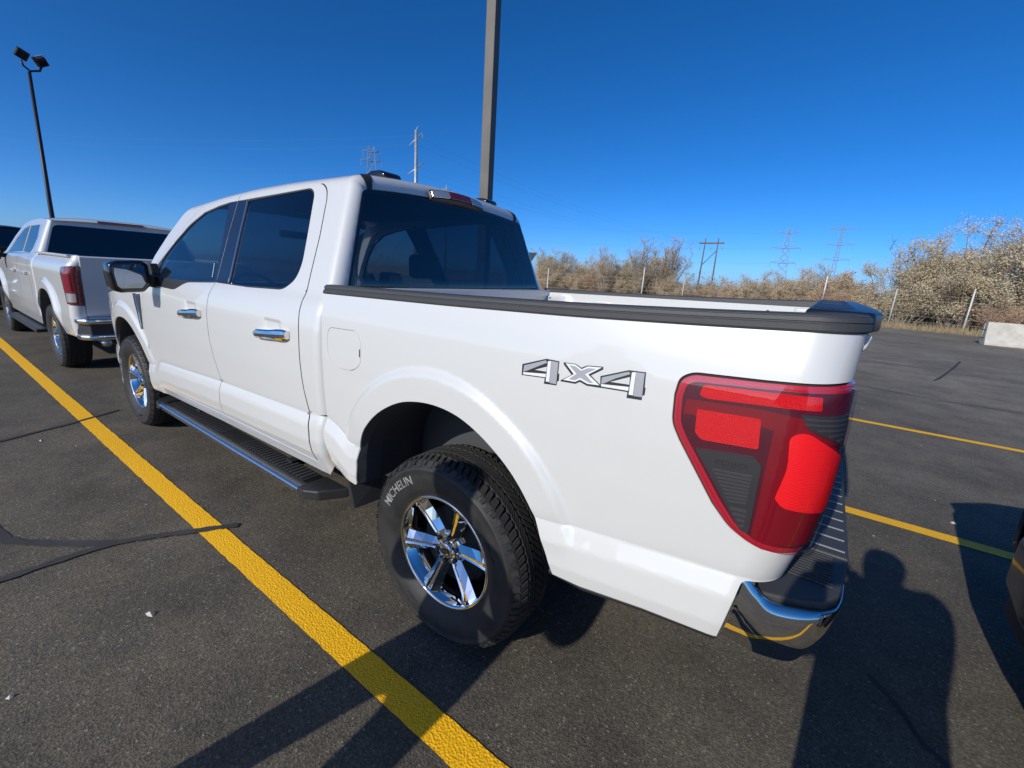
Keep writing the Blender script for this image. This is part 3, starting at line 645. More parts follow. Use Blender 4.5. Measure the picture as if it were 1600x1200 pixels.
# 4x4 lettering, built up in layers
BADGE = {'four_a':[(-0.3463,1.2452),(-0.4291,1.2748),(-0.4735,1.2745),(-0.4741,1.2383),(-0.4784,1.2384),(-0.4792,1.217),(-0.4742,1.2152),(-0.4733,1.2026),(-0.4302,1.1995),(-0.4309,1.2167),(-0.3476,1.211)],
'hole_a':[(-0.3919,1.2352),(-0.4347,1.2525),(-0.4339,1.2368)],'a_bar':[(-0.447,1.2712),(-0.4708,1.2714),(-0.4721,1.2063),(-0.4489,1.2056)],'a_mid':[(-0.4360,1.2689),(-0.4462,1.2711),(-0.4478,1.2081),(-0.4360,1.2075)],
'a_arm1':[(-0.3537,1.2425),(-0.4273,1.2699),(-0.4345,1.2641),(-0.4045,1.2485),(-0.3645,1.2271),(-0.3529,1.2222)],'a_arm2':[(-0.353,1.221),(-0.4332,1.2301),(-0.4342,1.22),(-0.3526,1.2144)],
'x':[(-0.4876,1.2742),(-0.5267,1.2759),(-0.5458,1.2682),(-0.5626,1.2773),(-0.6102,1.282),(-0.6111,1.2743),(-0.5773,1.2518),(-0.6129,1.2284),(-0.6116,1.2231),(-0.569,1.2207),(-0.5462,1.2274),(-0.5329,1.2191),(-0.4848,1.2173),(-0.4857,1.2213),(-0.518,1.2426),(-0.4891,1.2676)],
'x1':[(-0.4949,1.2724),(-0.5261,1.274),(-0.5474,1.264),(-0.5648,1.2751),(-0.6068,1.2792),(-0.5693,1.2529),(-0.607,1.2294),(-0.5704,1.2265),(-0.5467,1.2338),(-0.5315,1.2245),(-0.4927,1.2234),(-0.5251,1.2458)],
'x2':[(-0.5069,1.2688),(-0.5254,1.2694),(-0.5467,1.2598),(-0.5673,1.2708),(-0.5904,1.2727),(-0.5595,1.2522),(-0.5874,1.2318),(-0.5738,1.2309),(-0.5461,1.2397),(-0.5297,1.2291),(-0.5111,1.2292),(-0.5338,1.2486)],
'four_b':[(-0.6058,1.2553),(-0.6825,1.2853),(-0.7284,1.2878),(-0.7312,1.2482),(-0.734,1.2481),(-0.734,1.2281),(-0.7285,1.2263),(-0.7285,1.2137),(-0.6876,1.2111),(-0.6877,1.227),(-0.6096,1.2234)],
'hole_b':[(-0.6353,1.2448),(-0.6882,1.2684),(-0.6899,1.2475)],'b_bar':[(-0.7036,1.2833),(-0.7255,1.2846),(-0.7284,1.2217),(-0.7051,1.2202)],'b_mid':[(-0.6920,1.2812),(-0.7026,1.2831),(-0.7039,1.2217),(-0.692,1.2209)],
'b_arm1':[(-0.6111,1.2527),(-0.683,1.2812),(-0.6889,1.2761),(-0.6486,1.2563),(-0.6211,1.2384),(-0.6113,1.2347)],'b_arm2':[(-0.6114,1.234),(-0.6893,1.2414),(-0.6896,1.2309),(-0.6122,1.2276)]}
bd = patch('drive_badge', S_bed, BADGE['four_a'], [BADGE['hole_a']], 'print_black', truck, h=.02, off=.0008, skirt=.001)
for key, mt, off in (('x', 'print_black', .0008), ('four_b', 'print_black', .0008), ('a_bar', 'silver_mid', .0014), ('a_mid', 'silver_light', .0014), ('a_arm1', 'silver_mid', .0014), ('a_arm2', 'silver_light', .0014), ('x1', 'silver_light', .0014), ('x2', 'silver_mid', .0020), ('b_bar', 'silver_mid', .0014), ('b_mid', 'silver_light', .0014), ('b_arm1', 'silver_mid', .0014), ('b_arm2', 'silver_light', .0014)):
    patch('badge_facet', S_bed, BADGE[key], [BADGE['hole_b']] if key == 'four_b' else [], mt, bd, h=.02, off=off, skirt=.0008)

# cab
RDOOR_R = [(1.150, 1.905, .05), (1.085, 1.868, .03), (1.058, 1.816), (1.013, 1.633), (.985, 1.455), (.955, 1.30), (.946, 1.17), (.946, 1.05), (.940, .974), (.930, .90), (.902, .787), (.885, .70), (.880, .53)]
BCUT = [(1.900, .530), (1.905, .66), (1.903, .752), (1.925, .80), (1.965, .90), (1.992, 1.02), (1.996, 1.15), (1.982, 1.24), (1.957, 1.325), (1.962, 1.405), (2.018, 1.64), (2.047, 1.853), (2.045, 1.887)]
FDOOR_F = [(3.125, 1.30), (3.15, 1.20), (3.195, 1.06), (3.20, .92), (3.185, .77), (3.088, .665), (3.062, .56), (3.052, .505)]
FDOOR_T = [(2.335, 1.866), (2.547, 1.836), (2.635, 1.794, .05), (2.785, 1.673), (2.975, 1.505), (3.085, 1.385)]
g = .0032
rear_win = [(1.790, 1.357), (1.862, 1.63), (1.912, 1.846), (1.25, 1.879, .03), (1.195, 1.852, .03), (1.138, 1.66), (1.093, 1.496, .05), (1.106, 1.422, .05), (1.187, 1.372, .04), (1.544, 1.360)]
rhole = [(1.952, 1.352), (2.006, 1.64), (2.034, 1.852), (1.24, 1.886, .03), (1.188, 1.857, .03), (1.130, 1.66), (1.085, 1.496, .05), (1.099, 1.417, .05), (1.185, 1.362, .04), (1.544, 1.351)]
front_win = [(1.992, 1.360), (2.073, 1.595), (2.165, 1.836), (2.299, 1.820), (2.499, 1.782), (2.679, 1.703, .05), (2.838, 1.585), (2.93, 1.499), (2.965, 1.45), (2.965, 1.335), (2.342, 1.340)]
fhole = [(1.972, 1.350), (2.030, 1.64), (2.060, 1.851), (2.170, 1.846), (2.302, 1.830), (2.505, 1.792), (2.688, 1.712, .05), (2.848, 1.592), (2.94, 1.507), (3.065, 1.388), (3.075, 1.275, .02), (2.52, 1.268, .05), (2.36, 1.328, .05)]
for sd in (1, -1):
    mir = sd < 0
    vm = lambda x: 1.888-float(DROP(x))+.16+float(cab_sec(np.array([x]), np.array([1.888-float(DROP(x))+.16]))[0][0])
    rear_edge = [(uE(v), v) for v in np.linspace(.795, 1.88, 18)]
    rear_roof = [(uE(1.93), v) for v in np.linspace(1.93, vm(.9), 12)]
    o = [(.897, .795)] + [(x-.005, z, *r) for x, z, *r in [(.930, .90), (.940, .974), (.946, 1.05), (.946, 1.17), (.955, 1.30), (.985, 1.455), (1.013, 1.633), (1.058, 1.816), (1.085, 1.872, .03)]] + [(1.145, 1.910, .05), (1.5, 1.911), (2.045, 1.892), (2.337, 1.871), (2.551, 1.841), (2.640, 1.799, .05), (2.790, 1.678), (2.980, 1.510), (3.10, 1.39), (3.125, 1.31), (3.225, 1.285), (3.205, 1.345), (3.145, 1.482), (3.02, 1.643), (2.875, 1.778), (2.76, 1.850)]
    o += [(2.68, 1.888-float(DROP(2.68))+.10), (2.66, 1.888-float(DROP(2.66))+.16), (2.72, vm(2.72))] + [(x, vm(x)) for x in np.linspace(2.6, .95, 18)] + rear_roof[::-1] + rear_edge[::-1]
    cs = patch('cab_shell', S_cab, o, [], 'white_paint', truck, h=.022 if sd > 0 else .04, skirt=.04, mirror=mir)
    wlo = 1.888+.088; patch('roof_moulding', S_cab, [(uE(1.93), wlo-.006), (.90, wlo+.004), (1.0, wlo+.055), (2.5, wlo+.03), (2.5, wlo+.055), (1.0, wlo+.085), (uE(1.93), wlo+.036)], [], 'black_plastic', cs, h=.03, off=.0035, skirt=.004, mirror=mir)
    patch('rocker', S_cab, [(.735, .791), (.895, .791), (.877, .70), (.873, .524), (1.9, .524), (3.048, .499), (3.05, .435), (.82, .462), (.765, .52)], [], 'white_paint', truck, h=.03, skirt=.02, mirror=mir, feat=CREASE)
    # rear door
    ro = [(x+g, z, *r) for x, z, *r in RDOOR_R] + [(x-g, z) for x, z in BCUT] + [(1.5, 1.906)]
    rd = patch('rear_door', S_cab, ro, [rhole], 'white_paint', truck, h=.016 if sd > 0 else .04, skirt=.02, mirror=mir, feat=CREASE)
    patch('window_seal', S_cab, rhole, [rear_win], 'black_plastic', rd, h=.03, off=-.003, skirt=.004, mirror=mir)
    patch('pillar_trim', S_cab, [(1.806, 1.360), (1.876, 1.63), (1.926, 1.842), (2.0425, 1.850), (2.0140, 1.64), (1.9580, 1.352)], [], 'gloss_black', rd, h=.03, off=.002, skirt=.004, mirror=mir)
    patch('bright_strip', S_cab, [(1.792, 1.360), (1.864, 1.63), (1.914, 1.843), (1.925, 1.843), (1.875, 1.63), (1.804, 1.360)], [], 'brushed', rd, h=.02, off=.002, skirt=.005, mirror=mir)
    patch('window_glass', S_cab, rear_win, [], 'glass_dark', rd, h=.05, off=-.007, skirt=0, mirror=mir)
    for cut in (RDOOR_R, BCUT):  # near-flush dark strips stand in for the shade inside the door gaps
        cc = [(x, z) for x, z, *_ in cut]; patch('gap_shade', S_cab, [(x-.018, z) for x, z in cc]+[(x+.018, z) for x, z in cc[::-1]], [], 'underbody', truck, h=.03, off=-.0006, skirt=0, mirror=mir)
    # front door
    fo = [(x+g, z) for x, z in BCUT] + FDOOR_T + [(x-g*2, z) for x, z in FDOOR_F]
    # order: bottom front -> up front cut -> along A pillar -> B cut down
    fd = patch('front_door', S_cab, fo, [fhole], 'white_paint', truck, h=.018 if sd > 0 else .04, skirt=.02, mirror=mir, feat=CREASE)
    patch('window_seal', S_cab, fhole, [front_win], 'black_plastic', fd, h=.03, off=-.003, skirt=.004, mirror=mir)
    patch('pillar_trim', S_cab, [(1.9655, 1.351), (2.0220, 1.64), (2.0510, 1.848), (2.160, 1.842), (2.066, 1.595), (1.986, 1.356)], [], 'gloss_black', fd, h=.03, off=.002, skirt=.004, mirror=mir)
    patch('window_glass', S_cab, front_win, [], 'glass_front', fd, h=.05, off=-.007, skirt=0, mirror=mir)
    if sd > 0:
        patch('window_sticker', S_cab, [(2.040, 1.375), (2.082, 1.475), (2.106, 1.475), (2.066, 1.375)], [], 'print_black', fd, h=.02, off=-.009, skirt=0)
        for k in range(7):
            z0 = 1.382+.0125*k; x0 = 2.050+.0042*k*1.25; patch('sticker_print', S_cab, [(x0+.004, z0), (x0+.007, z0+.007), (x0+.016, z0+.007), (x0+.013, z0)], [], 'silver_light', fd, h=.02, off=-.0055, skirt=0)
    # door handles
    for dr, x0, x1 in ((rd, 1.03, 1.352), (fd, 2.08, 2.40)):
        bm = bmesh.new(); n = 12; rings = []
        for i in range(n+1):
            s = i/n; x = x0+(x1-x0)*s; zc = 1.156-.030*s; hh = .028 if s < .30 else .028-.004*sstep(.30, .36, s); yo = float(yprof(x, zc, up_cab)); gap = .010+.014*math.sin(math.pi*min(1, max(0, (s-.02)/.96)))**.5
            e = 0.75 if i in (0, n) else 1
            pf = [(-.02, -hh*.8*e), (gap+.004, -hh*e), (gap+.014, -hh*.55*e), (gap+.016, hh*.1), (gap+.012, hh*.7*e), (gap+.004, hh*e), (-.02, hh*.8*e)]
            rings.append([bm.verts.new((x, sd*(float(up_cab(zc))+dy), zc+dz)) for dy, dz in pf])
        for i in range(n):
            for j in range(6): bm.faces.new((rings[i][j], rings[i][j+1], rings[i+1][j+1], rings[i+1][j]))
        bm.faces.new(rings[0]); bm.faces.new(rings[-1][::-1])
        bm_out('door_handle', bm, 'chrome', dr)
    # front fender
    ff = [(x+.004, z) for x, z in FDOOR_F] + [(3.056, .44), (3.185, .44)] + catmull(ARCHF, 4) + [(4.20, .46), (4.56, .48), (4.57, 1.04), (4.3, 1.115), (3.9, 1.165), (3.5, 1.205), (3.23, 1.245), (3.135, 1.29)]
    fe = patch('front_fender', S_cab, ff, [], 'white_paint', truck, h=.013 if sd > 0 else .04, skirt=.03, mirror=mir, feat=CREASE)
    patch('fender_vent', S_cab, [(3.345, 1.178), (3.205, 1.190, .01), (3.215, 1.06), (3.240, .92), (3.262, .925), (3.285, 1.05)], [], 'print_black', fe, h=.03, off=.004, skirt=.006, mirror=mir)
    patch('vent_trim', S_cab, [(3.350, 1.183), (3.300, 1.188), (3.265, 1.05), (3.250, .915), (3.268, .920), (3.300, 1.05)], [], 'chrome', fe, h=.02, off=.010, skirt=.012, mirror=mir)
    patch('vent_trim', S_cab, [(3.245, 1.185), (3.205, 1.190), (3.214, 1.06), (3.236, .925), (3.244, .925), (3.232, 1.06)], [], 'chrome', fe, h=.02, off=.009, skirt=.010, mirror=mir)
    # wheel wells
    for pts, xc in ((ARCH, 0), (ARCHF, 3.693)):
        cp = catmull(pts, 4); V = []; F = []
        rows = [(0.0, lambda x, z: float(yprof(x, z, up_bed))-.006), (0.012, lambda x, z: .955), (0.020, lambda x, z: .88), (0.0, lambda x, z: .60)]
        for ins, fy in rows:
            for (x, z) in cp:
                d = math.hypot(x-xc, z-.5); kx = 1-ins/d if ins else 1.0
                V.append((xc+(x-xc)*kx, sd*fy(x, z), .5+(z-.5)*kx))
        m = len(cp)
        for r in range(3):
            for i in range(m-1): F.append((r*m+i, r*m+i+1, (r+1)*m+i+1, (r+1)*m+i))
        F.append(tuple(3*m+i for i in range(m)))
        mk('wheel_well', V, F, 'liner_plastic', truck, False)
    # running board
    rb = empty('running_board', parent=truck)
    sec = [(.90, .325), (1.000, .322), (1.018, .330), (1.026, .342), (1.027, .354), (1.022, .362), (1.010, .3685), (.968, .3685), (.968, .360), (.862, .360), (.862, .345)]
    prism('step_bar', [(sd*y, z) for y, z in sec], 'x', .985, 3.0, 'brushed', rb, 0)
    box('step_trim', (.986, sd*1.0265 if sd > 0 else -1.0300, .336), (2.999, 1.0300 if sd > 0 else -1.0265, .356), 'chrome', rb, .001)
    box('step_pad', (1.03, min(sd*.865, sd*.967), .3605), (2.96, max(sd*.865, sd*.967), .3665), 'black_plastic', rb, .002)
    bm = bmesh.new()
    for k in range(52):
        x = 1.06+k*.0362
        if 1.75 < x < 2.02: continue
        add_box(bm, (x, min(sd*.872, sd*.962), .3655), (x+.016, max(sd*.872, sd*.962), .3705))
    tag(bm_out('pad_rib', bm, 'rail_plastic', rb), kind='stuff')
    capp = [(.985, 1.028), (.93, 1.028), (.855, .985), (.775, .86), (.985, .86)]
    for fl in (0, 1):
        pp = [((x if not fl else 3.985-x), sd*y) for x, y in capp]
        prism('step_end_cap', pp, 'z', .318, .372, 'black_plastic', rb, .008, 2)
    for xx in (1.3, 2.6): box('step_bracket', (xx-.03, min(sd*.6, sd*.9), .34), (xx+.03, max(sd*.6, sd*.9), .38), 'underbody', rb)
    # mud flap ahead of the rear wheel
    V = [(.580, .995, .525), (.562, .985, .395), (.515, .86, .415), (.520, .86, .545)]
    bm = bmesh.new(); A = [bm.verts.new((x, sd*y, z)) for x, y, z in V]; B = [bm.verts.new((x-.012, sd*(y-.004), z)) for x, y, z in V]
    bm.faces.new(A); bm.faces.new(B[::-1])
    for i in range(4): bm.faces.new((A[i], B[i], B[(i+1) % 4], A[(i+1) % 4]))
    bm_out('mud_flap', bm, 'black_plastic', truck)
    # mirror
    mr = empty('door_mirror', parent=truck)
    hp = [(1.012, 1.285), (1.018, 1.425), (1.05, 1.447), (1.20, 1.436), (1.232, 1.415), (1.240, 1.36), (1.228, 1.250), (1.195, 1.226), (1.06, 1.232)]
    prism('mirror_housing', [(sd*y, z) for y, z in hp], 'x', 2.805, 2.945, 'gloss_black', mr, .018, 3, True)
    hg = [(1.040, 1.292), (1.044, 1.410), (1.062, 1.426), (1.195, 1.416), (1.214, 1.400), (1.218, 1.355), (1.208, 1.268), (1.190, 1.250), (1.070, 1.254)]
    prism('mirror_rim', [(sd*y, z) for y, z in hg], 'x', 2.7985, 2.81, 'black_plastic', mr, .001)
    hg2 = [((y-1.13)*.93+1.13, (z-1.34)*.93+1.34) for y, z in hg]
    mg = prism('mirror_glass', [(sd*y, z) for y, z in hg2], 'x', 2.796, 2.80, 'mirror_tint', mr, 0)
    tube('mirror_arm', [(2.90, sd*.925, 1.295), (2.90, sd*.98, 1.30), (2.88, sd*1.05, 1.325)], [.050, .042, .045], 'black_plastic', mr, 12)
    prism('mirror_base', [(2.76, 1.272), (3.06, 1.28), (3.06, 1.36), (2.965, 1.43), (2.93, 1.35), (2.80, 1.335)], 'y', sd*.92, sd*.972, 'black_plastic', mr, .008)

# rear window and back panel
def S_back(y, z):
    y, z = np.broadcast_arrays(np.asarray(y, float), np.asarray(z, float)); return np.stack([xb(z)+.003-.012*(1-(y/.85)**2), y, z], -1)
rwo = [(-.842, 1.385, .02), (-.668, 1.868, .03), (-.4, 1.888), (0, 1.894), (.4, 1.888), (.668, 1.868, .03), (.842, 1.385, .02)]
rwi = [(-.822, 1.398, .02), (-.654, 1.852, .03), (-.4, 1.872), (0, 1.878), (.4, 1.872), (.654, 1.852, .03), (.822, 1.398, .02)]
rw = patch('rear_window', S_back, rwi, [], 'glass_rear', truck, h=.06, skirt=0)
patch('window_border', S_back, rwo, [rwi], 'gloss_black', rw, h=.04, skirt=.01)
patch('back_panel', S_back, [(-.845, .80), (-.845, 1.383), (.845, 1.383), (.845, .80)], [], 'white_paint', truck, h=.08, off=-.004, skirt=0)
# high brake lamp
def S_hb(y, z):
    y, z = np.broadcast_arrays(np.asarray(y, float), np.asarray(z, float)); return np.stack([.842+(z-1.92)*.55+.02*(y/.22)**2, y, z-.012*(y/.22)**2], -1)
hb = patch('high_brake_lamp', S_hb, [(-.226, 1.902, .012), (-.226, 1.950, .012), (.226, 1.950, .012), (.226, 1.902, .012)], [], 'print_black', truck, h=.03, off=.012, skirt=.04)
for a, b2, m in ((-.218, -.095, 'lens_clear'), (-.092, .092, 'lamp_old'), (.095, .218, 'lens_clear')):
    patch('lamp_lens', S_hb, [(a, 1.908, .006), (a, 1.944, .006), (b2, 1.944, .006), (b2, 1.908, .006)], [], m, hb, h=.02, off=.017, skirt=.006)
for sd in (1, -1):
    prism('roof_pod', [(.93, 1.962), (.945, 1.990), (.975, 2.0), (1.05, 2.002), (1.09, 1.985), (1.11, 1.962)], 'y', sd*.365, sd*.485, 'gloss_black', truck, .010, 2, True)
# windscreen, hood, front end
V = []; F = []
for j in range(9):
    t = j/8
    for i in range(17):
        s = i/8-1; b0 = np.array([3.33-.16*s*s, .905*s, 1.262]); t0 = np.array([2.715-.055*s*s, .655*s, 1.915-.055*s*s]); q = b0*(1-t)+t0*t; q[0] += .03*math.sin(math.pi*t); V.append(q)
for j in range(8):
    for i in range(16): F.append((j*17+i, j*17+i+1, (j+1)*17+i+1, (j+1)*17+i))
mk('windscreen', V, F, 'glass_front', truck, True)
V = []; F = []
for i in range(15):
    x = 3.12+i*(4.60-3.12)/14; zt = np.interp(x, [3.1, 3.23, 3.5, 3.9, 4.3, 4.6], [1.262, 1.245, 1.205, 1.165, 1.115, 1.03]); yw = float(yprof(x, zt, up_cab))
    for j in range(21):
        s = j/10-1; V.append((x, yw*s*.999, zt+.075*(1-abs(s)**5)*np.interp(x, [3.1, 3.4, 4.4, 4.6], [.4, 1, 1, .4])))
for i in range(14):
    for j in range(20): F.append((i*21+j, i*21+j+1, (i+1)*21+j+1, (i+1)*21+j))
mk('hood', V, F, 'white_paint', truck, True)
fp = [(4.57, -.86), (4.57, .86), (4.63, .70), (4.66, .35), (4.67, 0), (4.66, -.35), (4.63, -.70)]
prism('grille', fp, 'z', .72, 1.06, 'chrome', truck, .02)
prism('front_bumper', [(4.45, -.90), (4.45, .90), (4.62, .86), (4.71, .6), (4.73, 0), (4.71, -.6), (4.62, -.86)], 'z', .46, .71, 'chrome', truck, .03)
for sd in (1, -1): box('headlamp', (4.50, min(sd*.55, sd*.88), .80), (4.62, max(sd*.55, sd*.88), 1.03), 'lens_clear', truck, .02)
tube('bumper_hook', [(4.20, .90, .55), (4.235, .93, .56)], .014, 'chrome', truck, 10)
# rear bumper
rbm = empty('rear_bumper', parent=truck)
for sd in (1, -1):
    # chrome corner shell: plan curve lofted between bottom and top
    top = [(-1.038, .968), (-1.066, .962), (-1.105, .948), (-1.18, .912), (-1.222, .872), (-1.246, .82), (-1.258, .70), (-1.266, .35), (-1.268, .0)]
    bot = [(-1.012, .962), (-1.045, .956), (-1.09, .940), (-1.145, .905), (-1.180, .868), (-1.200, .80), (-1.210, .68), (-1.216, .35), (-1.218, .0)]
    zt = [.828, .795, .764, .757, .752, .748, .745, .745, .745]; zb = [.632, .622, .605, .588, .578, .570, .560, .555, .555]
    T = catmull([(a, b2, c) for (a, b2), c in zip(top, zt)], 5); B = catmull([(a, b2, c) for (a, b2), c in zip(bot, zb)], 5); V = []; F = []; R = 7; k = len(T)
    for r in range(R):
        s = r/(R-1); bul = .020*math.sin(math.pi*s)
        for i in range(k):
            q = np.array(B[i])*(1-s)+np.array(T[i])*s; c = np.array([-.9, .0]); d = q[:2]-c; d /= np.linalg.norm(d); q[:2] += d*bul; V.append((q[0], sd*q[1], q[2]))
    # rolled top lip
    for i in range(k):
        q = np.array(T[i]); d = q[:2]-np.array([-.9, 0]); d /= np.linalg.norm(d); V.append((q[0]-d[0]*.010, sd*(q[1]-d[1]*.010), q[2]+.003))
    for i in range(k):
        q = np.array(T[i]); d = q[:2]-np.array([-.9, 0]); d /= np.linalg.norm(d); V.append((q[0]-d[0]*.014, sd*(q[1]-d[1]*.014), q[2]-.012))
    for r in range(R+1):
        for i in range(k-1):
            f = (r*k+i, r*k+i+1, (r+1)*k+i+1, (r+1)*k+i); F.append(f if sd > 0 else f[::-1])
    mk('chrome_shell', V, F, 'chrome', rbm, True)
    # upright chrome horn beside the bed side
    hp3 = [(-1.036, .640), (-1.085, .625), (-1.075, .762), (-1.062, .812), (-1.052, .826), (-1.043, .815)]
    prism('chrome_horn', [(-1.036, .70), (-1.060, .70), (-1.062, .812), (-1.052, .826), (-1.043, .822)], 'y', sd*.935, sd*.958, 'chrome', rbm, .004, 2, True)
    cp = [(-1.062, .938), (-1.12, .920), (-1.175, .894), (-1.214, .866), (-1.239, .82), (-1.256, .70), (-1.262, .62), (-1.05, .62)]
    prism('step_corner', [(x, sd*y) for x, y in cp], 'z', .66, .777, 'rail_plastic', rbm, .006)
    bm = bmesh.new()
    for k2 in range(12):
        a = .63+k2*.0145; add_box(bm, (-1.225, min(sd*a, sd*(a+.006)), .7765), (-1.085+.002*k2, max(sd*a, sd*(a+.006)), .7800))
    bm_out('corner_rib', bm, 'rail_plastic', rbm)
box('step_pad', (-1.264, -.618, .66), (-1.05, .618, .7805), 'rail_plastic', rbm, .006)
bm = bmesh.new()
for k2 in range(17):
    y = -.585+k2*.073; add_box(bm, (-1.254, y-.003, .7800), (-1.07, y+.003, .7822))
bm_out('pad_groove', bm, 'silver_mid', rbm)
prism('lower_valance', [(-.95, .62), (-.95, .50), (-1.10, .51), (-1.14, .60)], 'y', -.55, .55, 'black_plastic', rbm, .01)
# black sill strip under the bed side behind the wheel
for sd in (1, -1):
    bm = bmesh.new(); add_tube(bm, [(-.50, sd*.965, .575), (-.62, sd*.972, .578), (-.81, sd*.972, .609), (-1.0, sd*.968, .628)], .014, 8); bm_out('sill_strip', bm, 'black_plastic', truck)
# underbody
box('chassis', (-1.0, -.55, .42), (4.3, .55, .66), 'underbody', truck)
box('cab_floor', (.80, -.90, .46), (3.2, .90, .56), 'underbody', truck)
tube('rear_axle', [(0, -.75, .40), (0, .75, .40)], .05, 'underbody', truck)
tube('exhaust_pipe', [(.4, -.6, .45), (-.6, -.62, .50), (-.98, -.78, .46)], .04, 'underbody', truck)
box('spare_tyre_guard', (-1.0, -.4, .45), (-.45, .4, .60), 'underbody', truck, .05)
# cabin
for sd in (1, -1): box('door_card', (.98, min(sd*.86, sd*.905), .56), (3.05, max(sd*.86, sd*.905), 1.31), 'interior', truck)
box('dashboard', (2.72, -.85, .95), (3.18, .85, 1.27), 'interior', truck, .05)
box('headliner', (.92, -.60, 1.895), (2.60, .60, 1.905), 'interior', truck)
for x0, ys in ((1.80, (.40, -.40)), (.98, (.42, 0.0, -.42))):
    for yy in ys:
        st = empty('seat', parent=truck)
        wd = .27 if x0 > 1.5 else .205
        bm = bmesh.new(); add_box(bm, (-.07, -wd, .62), (.07, wd, 1.36 if x0 > 1.5 else 1.24), Matrix.Translation((x0, yy, 0)) @ Matrix.Rotation(math.radians(-9), 4, 'Y')); bev(bm, .05, 3); b = bm_out('seat_back', bm, 'seat_cloth', st, True)
        if x0 > 1.5: box('seat_cushion', (x0, yy-wd, .60), (x0+.52, yy+wd, .78), 'seat_cloth', st, .05, 3, True)
        bm = bmesh.new(); hz = 1.52 if x0 > 1.5 else 1.27; add_box(bm, (x0-.28 if x0 > 1.5 else x0-.25, yy-.135, hz-.09), (x0-.18 if x0 > 1.5 else x0-.17, yy+.135, hz+.09)); bev(bm, .035, 3); bm_out('headrest', bm, 'seat_cloth', st, True)
bm = bmesh.new(); C = Vector((2.62, .40, 1.22)); ax = Vector((.85, 0, -.5)).normalized(); e1 = Vector((0, 1, 0)); e2 = ax.cross(e1)
add_tube(bm, [C+(e1*math.cos(t)+e2*math.sin(t))*.19 for t in np.linspace(0, 2*math.pi, 33)], .016, 8, False); add_tube(bm, [C-e1*.18, C+e1*.18], .02, 6); add_tube(bm, [C, C+ax*.3], .03, 6)
bm_out('steering_wheel', bm, 'interior', truck, True)
tube('inner_mirror', [(2.75, .11, 1.72), (2.75, -.11, 1.72)], .03, 'interior', truck)
# wheels
wheel0 = make_wheel(truck)
sidewall_text('MICHELIN', .052, math.radians(-47), wheel0, .318, bold=.0005)
sidewall_text('P275/65R18', .020, math.radians(150+55), wheel0, .300, 'rubber_tread')
sidewall_text('LTX  A/T', .022, math.radians(62), wheel0, .300, 'rubber_tread')
WZ = .4015
wheel0.location = (0, .8585, WZ)
CH[wheel0.name] = children(wheel0)
for x, y, rz_, ry in ((3.693, .8585, 0, 35), (0, -.8585, math.pi, 10), (3.693, -.8585, math.pi, 60)):
    w = copy_tree(wheel0, truck); w.location = (x, y, WZ); w.rotation_euler = (0, math.radians(ry), rz_)

# ------------------------------------------------------------------ other pickups (simpler body)
g_up = table([(.4, .94), (.6, .985), (.75, .995), (.95, .985), (1.10, .985), (1.22, .985), (1.30, .972), (1.345, .945), (1.37, .918), (1.83, .735), (2.1, .63)], .2, 2.2, .014)
def g_prof(x, z):
    x, z = np.broadcast_arrays(np.asarray(x, float), np.asarray(z, float)); y = g_up(z)
    for xc, zc in ((0.0, .50), (3.745, .50)):
        r = np.hypot(x-xc, (z-zc)*.95); th = np.degrees(np.arctan2(z-zc, x-xc)); y = y+.030*sstep(0, .06, .60-r)*sstep(5, 35, th)*sstep(5, 35, 180-th)
    return y-np.where(x > 3.85, .14*((np.maximum(x, 3.85)-3.85)/.8)**2, 0)
GR = .085
def gxr(z): return np.interp(z, [.5, .8, 1.1, 1.4], [-1.10, -1.13, -1.16, -1.185])
def S_g(u, z):
    u, z = np.broadcast_arrays(np.asarray(u, float), np.asarray(z, float)); us = gxr(z)+GR; d = np.maximum(us-u, 0); th = np.minimum(d/GR, math.pi/2)
    x = np.where(u >= us, u, us-GR*np.sin(th)); ins = GR*(1-np.cos(th))+np.maximum(d-GR*math.pi/2, 0)
    return np.stack([x, g_prof(np.maximum(u, us), z)-ins, z], -1)
def gxb(z): return np.interp(z, [1.0, 1.37, 1.83, 2.0], [.66, .66, .76, .80])
def S_gc(u, v):
    u, v = np.broadcast_arrays(np.asarray(u, float), np.asarray(v, float)); xe = gxb(v); R = .07; us = xe+R; d = np.maximum(us-u, 0); th = np.minimum(d/R, math.pi/2)
    x = np.where(u >= us, u, us-R*np.sin(th)); ins = R*(1-np.cos(th))+np.maximum(d-R*math.pi/2, 0)
    return np.stack([x, g_prof(np.maximum(u, us), v)-ins*.93, v-np.where(v > 1.4, ins*.3, 0)], -1)
def guE(z, s=gxr, R=GR, e=.03): return float(s(z))+R-(R*math.pi/2+e)
